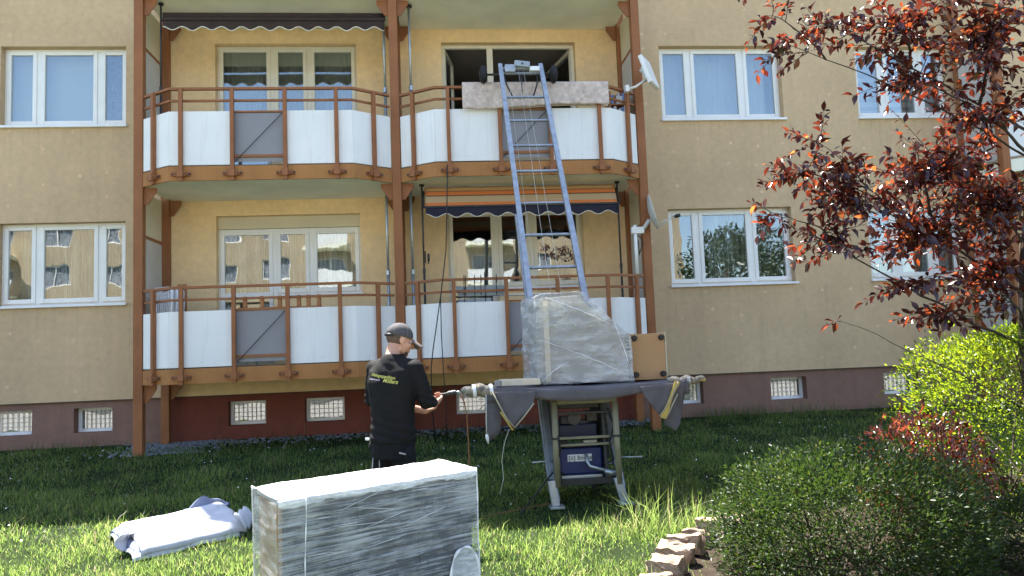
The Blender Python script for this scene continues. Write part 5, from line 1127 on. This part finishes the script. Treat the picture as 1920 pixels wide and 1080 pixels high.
# --- purple leaved plum
plum = thing('plum_tree', (4.95, -6.25, gz(-6.25)), 'red leaved plum tree spreading in from the right edge', 'tree')
TRK = [Vector(p) for p in ((4.95, -6.25, 0.05), (4.92, -6.27, 0.7), (4.86, -6.32, 1.4), (4.90, -6.35, 2.1), (5.02, -6.4, 3.0), (5.05, -6.45, 4.0), (5.0, -6.5, 5.0))]
MB().tube(TRK, [0.10, 0.085, 0.075, 0.07, 0.06, 0.045, 0.02], 12).build('trunk', 'bark', plum, True)
LOBES = [(3.21, -6.60, 4.11, 0.36, 0.21, 0.80), (2.85, -6.50, 4.00, 0.24, 0.19, 0.45), (3.73, -6.70, 4.07, 0.51, 0.30, 1.80), (4.37, -6.80, 3.93, 0.42, 0.42, 2.40), (3.90, -6.60, 3.66, 0.43, 0.24, 1.10),
    (4.46, -6.60, 3.35, 0.39, 0.30, 1.30), (2.95, -6.50, 2.96, 0.32, 0.23, 1.1), (3.23, -6.60, 2.72, 0.46, 0.29, 2.00), (2.99, -6.60, 2.39, 0.33, 0.19, 1.10), (3.88, -6.60, 2.92, 0.47, 0.30, 1.70),
    (3.83, -6.60, 2.41, 0.51, 0.32, 2.20), (4.28, -6.80, 2.61, 0.33, 0.37, 2.00), (4.38, -6.60, 2.05, 0.38, 0.32, 2.00), (3.55, -6.70, 1.98, 0.37, 0.14, 0.70), (3.81, -6.80, 1.72, 0.24, 0.11, 0.70),
    (3.00, -6.80, 1.75, 0.05, 0.04, 0.06), (5.48, -6.60, 3.66, 0.57, 0.70, 2.40), (5.44, -6.50, 2.47, 0.57, 0.66, 2.40), (4.05, -6.40, 4.95, 0.77, 0.36, 2.0), (4.95, -6.60, 4.89, 0.67, 0.40, 2.40),
    (2.73, -6.50, 4.24, 0.19, 0.11, 0.30), (2.64, -6.50, 2.62, 0.13, 0.17, 0.30), (3.3, -6.1, 3.3, 0.4, 0.3, 0.25), (4.6, -5.9, 3.0, 0.7, 0.9, 1.6), (3.0, -5.9, 5.1, 0.8, 0.35, 2.2), (2.1, -5.7, 5.3, 0.7, 0.3, 2.2), (1.7, -5.3, 5.7, 0.6, 0.3, 1.5), (2.9, -6.4, 5.1, 0.6, 0.3, 1.4)]
tr_rng = random.Random(21); TW = MB(); LP, LDn, LNn, LLn, LWd, LRn = [], [], [], [], [], []
limbs = []
def bez(a, b, c, n): return [a.lerp(b, t / n).lerp(b.lerp(c, t / n), t / n) for t in range(n + 1)]
for li, (x, y, z, rx, rz, w) in enumerate(LOBES):
    c = Vector((x, y, z)); zt = max(0.9, min(4.6, z - 0.30 - 0.32 * abs(x - 4.95)))
    i = max(k for k in range(len(TRK)) if TRK[k].z <= zt) if zt > TRK[0].z else 0; i = min(i, len(TRK) - 2)
    a = TRK[i].lerp(TRK[i + 1], (zt - TRK[i].z) / (TRK[i + 1].z - TRK[i].z))
    if z > 4.8: a = TRK[5].lerp(TRK[6], tr_rng.uniform(0.2, 0.8))
    elif limbs and tr_rng.random() < 0.6:      # many limbs fork from an earlier limb
        best = min(((p - c).length + 0.15 * (p - a).length, p) for L_ in limbs for p in L_[1:-2] if p.x > c.x + 0.15 and p.z < c.z + 0.15)[1] if any(p.x > c.x + 0.15 and p.z < c.z + 0.15 for L_ in limbs for p in L_[1:-2]) else a
        if (best - c).length < (a - c).length * 0.7: a = best
    mid = a.lerp(c, 0.5) + Vector((tr_rng.uniform(-0.1, 0.1), tr_rng.uniform(-0.2, 0.2), tr_rng.uniform(0.0, 0.18)))
    L_ = bez(a, mid, c, 12); L_ = [p + 0.03 * Vector((noise.noise(p * 5), noise.noise(p * 5 + Vector((9, 0, 0))), noise.noise(p * 5 + Vector((0, 9, 0))))) for p in L_]; L_[0] = a
    limbs.append(L_); r0 = 0.006 + 0.009 * min(1, w)
    mbl = MB(); mbl.tube(L_, [r0 * (1 - 0.75 * k / 12) for k in range(13)], 7); mbl.build('limb', 'bark', plum, True)
    nt_ = max(1, int((21 if x < 3.6 else 26) * w))
    for k in range(nt_):
        q = Vector((tr_rng.gauss(0, 0.5), tr_rng.gauss(0, 0.5), tr_rng.gauss(0, 0.5)))
        if q.length > 1: q.normalize()
        tgt = c + Vector((q.x * rx, q.y * 0.55, q.z * rz)) * 1.05
        cand = [p for p in L_[3:]]; st = min(cand, key=lambda p: (p - tgt).length + tr_rng.uniform(0, 0.15))
        md = st.lerp(tgt, 0.5) + Vector((tr_rng.uniform(-0.05, 0.05), tr_rng.uniform(-0.05, 0.05), tr_rng.uniform(-0.02, 0.07)))
        pts = bez(st, md, tgt, 6); TW.tube(pts, [0.0045 - 0.0005 * j for j in range(7)], 4, False)
        ln_tw = (tgt - st).length; nl = max(5, min(15, int(ln_tw / 0.028)))
        for j in range(nl):
            t = 0.15 + 0.85 * (j + tr_rng.random() * 0.6) / nl; t = min(t, 1); f = t * 6; i0 = min(5, int(f)); p = pts[i0].lerp(pts[i0 + 1], f - i0)
            dd_ = (pts[i0 + 1] - pts[i0]).normalized(); az = j * 2.4 + tr_rng.uniform(-0.5, 0.5); o1 = dd_.orthogonal().normalized(); o2 = dd_.cross(o1)
            out = o1 * math.cos(az) + o2 * math.sin(az); d_ = (dd_ * 0.55 + out * 0.8 + Vector((0, 0, tr_rng.uniform(-0.55, 0.25)))).normalized()
            n_ = Vector((tr_rng.gauss(0, 0.45), tr_rng.gauss(0, 0.45), 1))
            L1 = 0.035 + 0.065 * tr_rng.random() ** 0.8
            LP.append(p + d_ * 0.008); LDn.append(d_); LNn.append(n_); LLn.append(L1); LWd.append(L1 * tr_rng.uniform(0.50, 0.66)); LRn.append(min(1, max(0, tr_rng.gauss(0.42, 0.27))))
TW.build('twigs', 'bark', plum, True)['kind'] = 'stuff'
LP, LDn, LNn = (np.array([tuple(v) for v in q]) for q in (LP, LDn, LNn)); LLn, LWd, LRn = np.array(LLn), np.array(LWd), np.array(LRn)
# the 300 leaves that show largest stand as parts of their own; they share eight leaf shapes
sc_ = LLn * LWd * (5.6 / np.maximum(0.5, LP[:, 1] + 12.27)) ** 2; vis = (LP[:, 0] < 4.55) & (LP[:, 2] < 4.35) & (LP[:, 0] > 2.3)
order = np.argsort(-np.where(vis, sc_, 0)); big = order[:300]; rest = np.setdiff1d(np.arange(len(LP)), big)
offp = np.array(tuple(OFF[plum.name]))
link('crown', leaf_mesh('crown', LP[rest] - offp, LDn[rest], LNn[rest], LLn[rest], LWd[rest], LRn[rest], 'plum_leaf', curl=rng.uniform(0.2, 3.2, len(rest))), None, plum, True, kind='stuff')
shapes = [leaf_mesh('leaf', np.zeros((1, 3)), np.array([[0, 1.0, 0]]), np.array([[0, 0, 1.0]]), np.array([1.0]), np.array([wd]), np.array([rv]), 'plum_leaf', curl=np.array([cv])) for wd, rv, cv in ((0.58, 0.15, 0.8), (0.6, 0.4, 2.6), (0.5, 0.5, 1.0), (0.62, 0.65, 0.4), (0.54, 0.8, 1.9), (0.6, 0.95, 1.2), (0.50, 0.3, 3.2), (0.64, 0.25, 0.4))]
for me in shapes:
    for p in me.polygons: p.use_smooth = True
for q, i in enumerate(big):
    x, y, z = leaf_frames(LDn[i:i + 1], LNn[i:i + 1]); o = bpy.data.objects.new('leaf', shapes[q % 8]); col.objects.link(o); o.parent = plum
    s = float(LLn[i]); mtx = Matrix(((x[0][0], y[0][0], z[0][0]), (x[0][1], y[0][1], z[0][1]), (x[0][2], y[0][2], z[0][2]))).to_4x4()
    o.location = Vector(LP[i] - offp); o.rotation_euler = mtx.to_euler(); o.scale = (s, s, s)

# --- shrubs: leaves on many short stems through the outer shell of the crown
def shrub(name, label, base, c, rad, n, Lr, mat, nstem, squareness=2.0, inner=0.55, cat='shrub', gap=0.25, seed=1, droop=0.0, clump=3.0):
    g = np.random.default_rng(seed); t = thing(name, base, label, cat); off = np.array(base)
    v = g.normal(size=(n * 3, 3)); v /= np.linalg.norm(v, axis=1, keepdims=True); e = squareness
    v /= (np.sum(np.abs(v) ** e, 1, keepdims=True)) ** (1 / e)
    rr_ = inner + (1 - inner) * g.random(n * 3) ** 0.6
    nz = np.array([noise.noise(Vector(q) * clump) for q in v * 1.0]); nz2 = np.array([noise.noise(Vector(q * r_) * clump * 2.5 + Vector((7, 3, 1))) for q, r_ in zip(v, rr_)])
    stray = np.where(g.random(n * 3) < 0.05, g.uniform(1.0, 1.16, n * 3), 1.0)
    P = v * (rr_ * stray * (1 + 0.20 * nz))[:, None] * np.array(rad) + np.array(c)
    keep = (nz2 > -gap) & (P[:, 2] > np.array([gz(y_) for y_ in P[:, 1]]) + 0.02); P, v, nz2 = P[keep][:n], v[keep][:n], nz2[keep][:n]; k = len(P)
    d = v * 0.9 + g.normal(size=(k, 3)) * 0.55; d[:, 2] += 0.35 - droop; nn = v * 0.5 + g.normal(size=(k, 3)) * 0.5; nn[:, 2] += 0.7
    L = g.uniform(Lr[0], Lr[1], k); rnd = np.clip(0.42 + 0.35 * nz2 + g.normal(size=k) * 0.2, 0, 1)
    link('foliage', leaf_mesh('foliage', P - off, d, nn, L, L * g.uniform(0.5, 0.75, k), rnd, mat, (SMALL_T, SMALL_F)), None, t, kind='stuff')
    mb = MB(); r2 = random.Random(seed)
    for q in range(nstem):
        i = r2.randrange(k); tip = Vector(P[i]); b0 = Vector(base) + Vector((r2.gauss(0, rad[0] * 0.18), r2.gauss(0, rad[1] * 0.18), 0.0)); b0.z = gz(b0.y) - 0.02
        md = b0.lerp(tip, 0.55) + Vector((0, 0, 0.15 * rad[2])); pts = bez(b0, md, tip, 7); mb.tube(pts, [0.011 - 0.0012 * j for j in range(8)], 5, False)
    mb.build('stems', 'stem', t, True)['kind'] = 'stuff'
    return t
shrub('hedge_bush', 'tall yellow green bush with sunlit top at the right edge', (5.10, -6.0, gz(-6.0)), (5.18, -6.0, 0.83), (1.10, 0.85, 0.84), 26000, (0.028, 0.048), 'hedge_leaf', 40, 3.2, 0.70, gap=0.45, seed=3, clump=3.5)
shrub('green_bush', 'round dark green bush in the shade at the lower right', (2.62, -7.40, gz(-7.4)), (2.62, -7.40, 0.37), (0.88, 0.70, 0.56), 36000, (0.020, 0.038), 'bush_leaf', 22, 2.4, 0.50, gap=0.5, seed=5, clump=4)
shrub('red_bush', 'low dark red barberry bush between the two green bushes', (3.62, -6.85, gz(-6.85)), (3.52, -6.88, 0.58), (0.50, 0.40, 0.50), 3600, (0.030, 0.055), 'red_leaf', 50, 2.0, 0.35, gap=0.0, seed=8, clump=3)
shrub('green_bush', 'dark green bush low in the bottom right corner', (4.05, -7.35, gz(-7.35)), (4.05, -7.35, 0.16), (0.50, 0.45, 0.36), 7000, (0.024, 0.040), 'bush_leaf', 20, 2.2, 0.7, gap=0.4, seed=9, clump=4)

# --- kerb of rough stones round the bed
kerb = thing('stone_edging', (1.75, -6.7, gz(-6.7)), 'row of rough sandstone blocks edging the shrub bed', 'edging')
sr = random.Random(4); path = [(1.33, -7.35), (1.47, -7.10), (1.60, -6.88), (1.74, -6.68), (1.90, -6.49), (2.09, -6.30), (2.30, -6.16), (2.54, -6.05)]
for k, (x, y) in enumerate(path):
    nx, ny = path[min(k + 1, len(path) - 1)]; px_, py_ = path[max(k - 1, 0)]; ang = math.atan2(ny - py_, nx - px_)
    bm = bmesh.new(); bmesh.ops.create_cube(bm, size=1); bmesh.ops.subdivide_edges(bm, edges=bm.edges[:], cuts=7, use_grid_fill=True)
    sx_, sy_, sz_ = sr.uniform(0.13, 0.18), sr.uniform(0.19, 0.26), sr.uniform(0.11, 0.15); sd = Vector((k * 3.1, 0, 0))
    for v in bm.verts:
        p = v.co.copy(); q = Vector((p.x * sx_, p.y * sy_, p.z * sz_)); rnd_ = max(abs(p.x), abs(p.y), abs(p.z)); l2 = p.length / 0.866
        q *= 1 - 0.08 * max(0, l2 - 0.62) / 0.38
        v.co = q + 0.034 * Vector((noise.noise(q * 9 + sd), noise.noise(q * 9 + sd + Vector((5, 5, 0))), noise.noise(q * 9 + sd + Vector((0, 5, 5))))) + 0.014 * Vector((noise.noise(q * 32 + sd), noise.noise(q * 40 - sd), noise.noise(q * 40 + sd * 2)))
    me = bpy.data.meshes.new('stone'); bm.to_mesh(me); bm.free(); o = link('stone', me, 'sandstone', kerb, False)
    o.location = Vector((x, y, gz(y) + 0.045 + sr.uniform(-0.015, 0.02))) - OFF[kerb.name]; o.rotation_euler = (sr.uniform(-0.12, 0.12), sr.uniform(-0.1, 0.1), ang + sr.uniform(-0.2, 0.2))

bed = [(x, y) for x, y in path] + [(3.2, -5.75), (4.2, -5.0), (6.6, -4.9), (6.6, -8.7), (1.0, -8.7), (1.15, -7.9)]
def bed_sheet():
    bm = bmesh.new(); f = bm.faces.new([bm.verts.new((x, y, 0)) for x, y in bed]); bmesh.ops.triangulate(bm, faces=[f])
    for _ in range(5): bmesh.ops.subdivide_edges(bm, edges=[e for e in bm.edges if e.calc_length() > 0.15], cuts=1); bmesh.ops.triangulate(bm, faces=bm.faces[:])
    for v in bm.verts: v.co.z = gz(v.co.y, v.co.x) + 0.022 + 0.014 * noise.noise(v.co * 5)
    bmesh.ops.recalc_face_normals(bm, faces=bm.faces)
    me = bpy.data.meshes.new('flower_bed'); bm.to_mesh(me); bm.free(); link('flower_bed', me, 'soil', None, True, kind='structure')
bed_sheet()
def in_bed(P):
    c = np.zeros(len(P), bool); n = len(bed)
    for i in range(n):
        (x1, y1), (x2, y2) = bed[i], bed[(i + 1) % n]
        hit = ((y1 > P[:, 1]) != (y2 > P[:, 1])) & (P[:, 0] < (x2 - x1) * (P[:, 1] - y1) / (y2 - y1 + 1e-12) + x1); c ^= hit
    return c

# --- pebbles along the foot of the house
def pebbles():
    g = np.random.default_rng(2); n = 1700
    x = g.uniform(-4.6, 3.4, n); y = 0.02 - np.abs(g.normal(size=n)) * 0.30; y = np.clip(y, -1.45, 0.0)
    x[:600] = g.normal(-4.0, 0.35, 600); y[:600] = -g.random(600) * 1.1
    base = np.array([(-1, -1, -.6), (1, -1, -.6), (1, 1, -.6), (-1, 1, -.6), (-.8, -.8, .5), (.8, -.8, .5), (.8, .8, .5), (-.8, .8, .5), (0, 0, .8)]) * 0.8
    F9 = np.array([(0, 1, 5), (0, 5, 4), (1, 2, 6), (1, 6, 5), (2, 3, 7), (2, 7, 6), (3, 0, 4), (3, 4, 7), (4, 5, 8), (5, 6, 8), (6, 7, 8), (7, 4, 8)])
    s = g.uniform(0.010, 0.030, (n, 1, 3)); s[..., 2] *= 0.7; a = g.uniform(0, 6.28, n)[:, None]
    B = base[None] * (1 + g.normal(size=(n, 9, 3)) * 0.16) * s; X = B[..., 0] * np.cos(a) - B[..., 1] * np.sin(a); Y = B[..., 0] * np.sin(a) + B[..., 1] * np.cos(a)
    zz = np.array([gz(q, p) for p, q in zip(x, y)])
    V = np.stack([X + x[:, None], Y + y[:, None], B[..., 2] + zz[:, None] + 0.008], -1).reshape(-1, 3)
    o = link('pebbles', tri_mesh('pebbles', V, (F9[None] + (np.arange(n) * 9)[:, None, None]).reshape(-1, 3), np.repeat(g.random(n), 9), 'pebble'), None, None, kind='stuff')
    tag(o, 'grey pebbles strewn along the foot of the house wall', 'pebbles')
pebbles()

# --- grass
def grass():
    g = np.random.default_rng(6); P = []; H = []
    def zone(x0, x1, y0, y1, dens, h0, h1):
        n = int((x1 - x0) * (y1 - y0) * dens); x = g.uniform(x0, x1, n); y = g.uniform(y0, y1, n); P.append(np.stack([x, y], 1)); H.append(g.uniform(h0, h1, n))
    zone(-6.0, 6.0, -8.4, -5.6, 4200, 0.025, 0.085); zone(-8, 9, -5.6, -3.2, 2400, 0.03, 0.085); zone(-10, 12, -3.2, -0.12, 1000, 0.03, 0.09)
    zone(1.5, 2.5, -6.3, -5.6, 800, 0.12, 0.28); zone(-4.6, 0.2, -5.6, -4.6, 120, 0.12, 0.22); zone(0.2, 1.6, -6.7, -5.7, 240, 0.08, 0.18); zone(-8, 9, -0.5, 0.0, 160, 0.10, 0.24); zone(4.2, 5.2, -0.35, -0.02, 700, 0.12, 0.3)
    P = np.concatenate(P); H = np.concatenate(H)
    # patchy: worn where pebbles lie, tufted elsewhere
    nz = np.array([noise.noise(Vector((p[0] * 1.6, p[1] * 1.6, 0))) for p in P]); keep = g.random(len(P)) < np.clip(0.85 + nz * 0.6, 0.25, 1)
    near = (P[:, 1] > -0.55) & (P[:, 0] > -4.7) & (P[:, 0] < 3.4); keep &= ~(near & (g.random(len(P)) < 0.6))
    def box_out(x0, x1, y0, y1): return ~((P[:, 0] > x0) & (P[:, 0] < x1) & (P[:, 1] > y0) & (P[:, 1] < y1))
    u = (P[:, 0] - LF.x) * ax_.x + (P[:, 1] - LF.y) * ax_.y; w = (P[:, 0] - LF.x) * ay_.x + (P[:, 1] - LF.y) * ay_.y
    keep &= ~((u > 0.0) & (u < Lc) & (w > 0.0) & (w < Dc))
    e1 = (D_ - A).normalized(); e2 = (B_ - A).normalized(); q = P - np.array([A.x, A.y]); det = e1.x * e2.y - e1.y * e2.x
    a1 = (q[:, 0] * e2.y - q[:, 1] * e2.x) / det; a2 = (e1.x * q[:, 1] - e1.y * q[:, 0]) / det
    keep &= ~((a1 > 0.02) & (a1 < (D_ - A).length - 0.02) & (a2 > 0.02) & (a2 < (B_ - A).length - 0.02))
    for (x, y) in path: keep &= ((P[:, 0] - x) ** 2 + (P[:, 1] - y) ** 2) > 0.11 ** 2
    keep &= ~(in_bed(P) & (g.random(len(P)) < 0.93))
    P, H, nz = P[keep], H[keep] * np.clip(1 + 0.9 * nz[keep], 0.35, 2), nz[keep]; n = len(P)
    z = np.array([gz(p[1], p[0]) for p in P]) - 0.005
    a = g.uniform(0, 2 * np.pi, n); ln = np.abs(g.normal(0.6, 0.45, n)); dx, dy = np.cos(a), np.sin(a); wv = g.uniform(0.0012, 0.0030, n) * (1 + 0.5 * (P[:, 1] > -5)); b = a + g.uniform(0.6, 2.5, n); sx, sy = np.cos(b) * wv, np.sin(b) * wv
    def pt(t, s): r_ = H * ln * t ** 1.8; return np.stack([P[:, 0] + dx * r_ + sx * s, P[:, 1] + dy * r_ + sy * s, z + H * t * (1 - 0.22 * ln * t)], -1)
    V = np.stack([pt(0, -1), pt(0, 1), pt(0.55, -0.8), pt(0.55, 0.8), pt(1, 0)], 1).reshape(-1, 3)
    F5 = np.array([(0, 1, 3), (0, 3, 2), (2, 3, 4)]); Fx = (F5[None] + (np.arange(n) * 5)[:, None, None]).reshape(-1, 3)
    rnd = np.clip(g.normal(0.5, 0.22, n) + 0.25 * nz, 0, 1); rnd[g.random(n) < 0.06] = 1.0
    o = link('grass', tri_mesh('grass', V, Fx, np.repeat(rnd, 5), 'grass'), None, None, kind='stuff'); tag(o, 'uncut green lawn grass in front of the house', 'grass')
    print('grass blades', n)
grass()
def daisies():
    g = np.random.default_rng(14); n = 420; k = 7
    x = g.uniform(-8, 8, n); y = g.uniform(-5.4, -0.8, n); z = np.array([gz(b, a) for a, b in zip(x, y)]) + g.uniform(0.05, 0.10, n); r_ = g.uniform(0.005, 0.011, n)
    an = np.linspace(0, 2 * np.pi, k, endpoint=False); tilt = g.normal(0, 0.3, (n, 2))
    rim = np.stack([x[:, None] + r_[:, None] * np.cos(an), y[:, None] + r_[:, None] * np.sin(an), z[:, None] + r_[:, None] * (np.cos(an) * tilt[:, :1] + np.sin(an) * tilt[:, 1:])], -1); ctr = np.stack([x, y, z + 0.002], -1)[:, None]
    V = np.concatenate([ctr, rim], 1).reshape(-1, 3); Fk = np.array([(0, i + 1, (i + 1) % k + 1) for i in range(k)])
    tag(link('daisies', tri_mesh('daisies', V, (Fk[None] + (np.arange(n) * (k + 1))[:, None, None]).reshape(-1, 3), np.zeros(n * (k + 1)), 'sill'), None, None, kind='stuff'), 'tiny white daisies scattered in the shaded lawn', 'daisies')
daisies()

# ================================================================== across the green: what the windows mirror
opp = thing('apartment_building', (-4, -42, 0), 'facing apartment block mirrored in the ground floor windows', 'building')
ow = []
for s in range(4):
    for k in range(15): x = -38 + k * 3.7; ow.append((x, x + 1.9, 1.8 + 2.8 * s, 3.1 + 2.8 * s))
wall_mesh(-40, 18, 0, 12.6, -42, -42.3, ow).build('wall', 'far_wall', opp)
MB().box(-40, 18, -52, -42.35, 0, 12.6).build('core', 'dark_curtain', opp); MB().box(-40.4, 18.4, -52.4, -41.5, 12.61, 12.9).build('roof', 'roof', opp)
for (a, b, c, d) in ow:
    f = MB()
    for x in (a, (a + b) / 2 - 0.03, b - 0.07): f.box(x, x + 0.07, -42.15, -42.08, c, d)
    f.box(a, b, -42.14, -42.09, c, c + 0.08); f.box(a, b, -42.14, -42.09, d - 0.08, d); w = f.build('window', 'pvc', opp)
    MB().box(a, b, -42.20, -42.18, c, d).build('curtain', 'lace', w)
for k in (2, 5, 8, 11):
    for s in range(4):
        x = -38 + k * 3.7 - 0.6
        b_ = MB().box(x, x + 3.1, -41.98, -40.6, 0.9 + 2.8 * s, 1.08 + 2.8 * s).build('balcony', 'soffit', opp); MB().box(x, x + 3.1, -40.64, -40.6, 1.1 + 2.8 * s, 2.0 + 2.8 * s).build('balcony_panel', 'white_panel', b_)
def far_tree(x, y, h, r, seed, label):
    g = np.random.default_rng(seed); t = thing('street_tree', (x, y, -0.3), label, 'tree', 'trees across the green')
    MB().tube([(x, y, -0.3), (x + 0.1, y, h * 0.3), (x, y, h * 0.75)], [0.22, 0.17, 0.06], 10).build('trunk', 'bark', t, True)
    n = 5000; v = g.normal(size=(n, 3)); v /= np.linalg.norm(v, axis=1, keepdims=True); nz = np.array([noise.noise(Vector(q) * 3) for q in v])
    P = v * ((0.4 + 0.6 * g.random(n) ** 0.5) * (1 + 0.3 * nz))[:, None] * np.array((r, r, h * 0.36)) + np.array((x, y, h * 0.64)); off = np.array((x, y, -0.3))
    L = g.uniform(0.16, 0.32, n); link('crown', leaf_mesh('crown', P - off, v + g.normal(size=(n, 3)) * 0.6, g.normal(size=(n, 3)), L, L * 0.7, g.random(n), 'far_leaf', (SMALL_T, SMALL_F)), None, t, kind='stuff')
far_tree(15.5, -27, 7.8, 2.6, 1, 'nearer leafy tree mirrored in the right ground floor window')
far_tree(20.5, -36, 9.6, 3.2, 2, 'taller leafy tree mirrored in the right ground floor window')
far_tree(26, -38, 9.0, 3.2, 3, 'leafy tree mirrored in the ground floor window behind the plum')
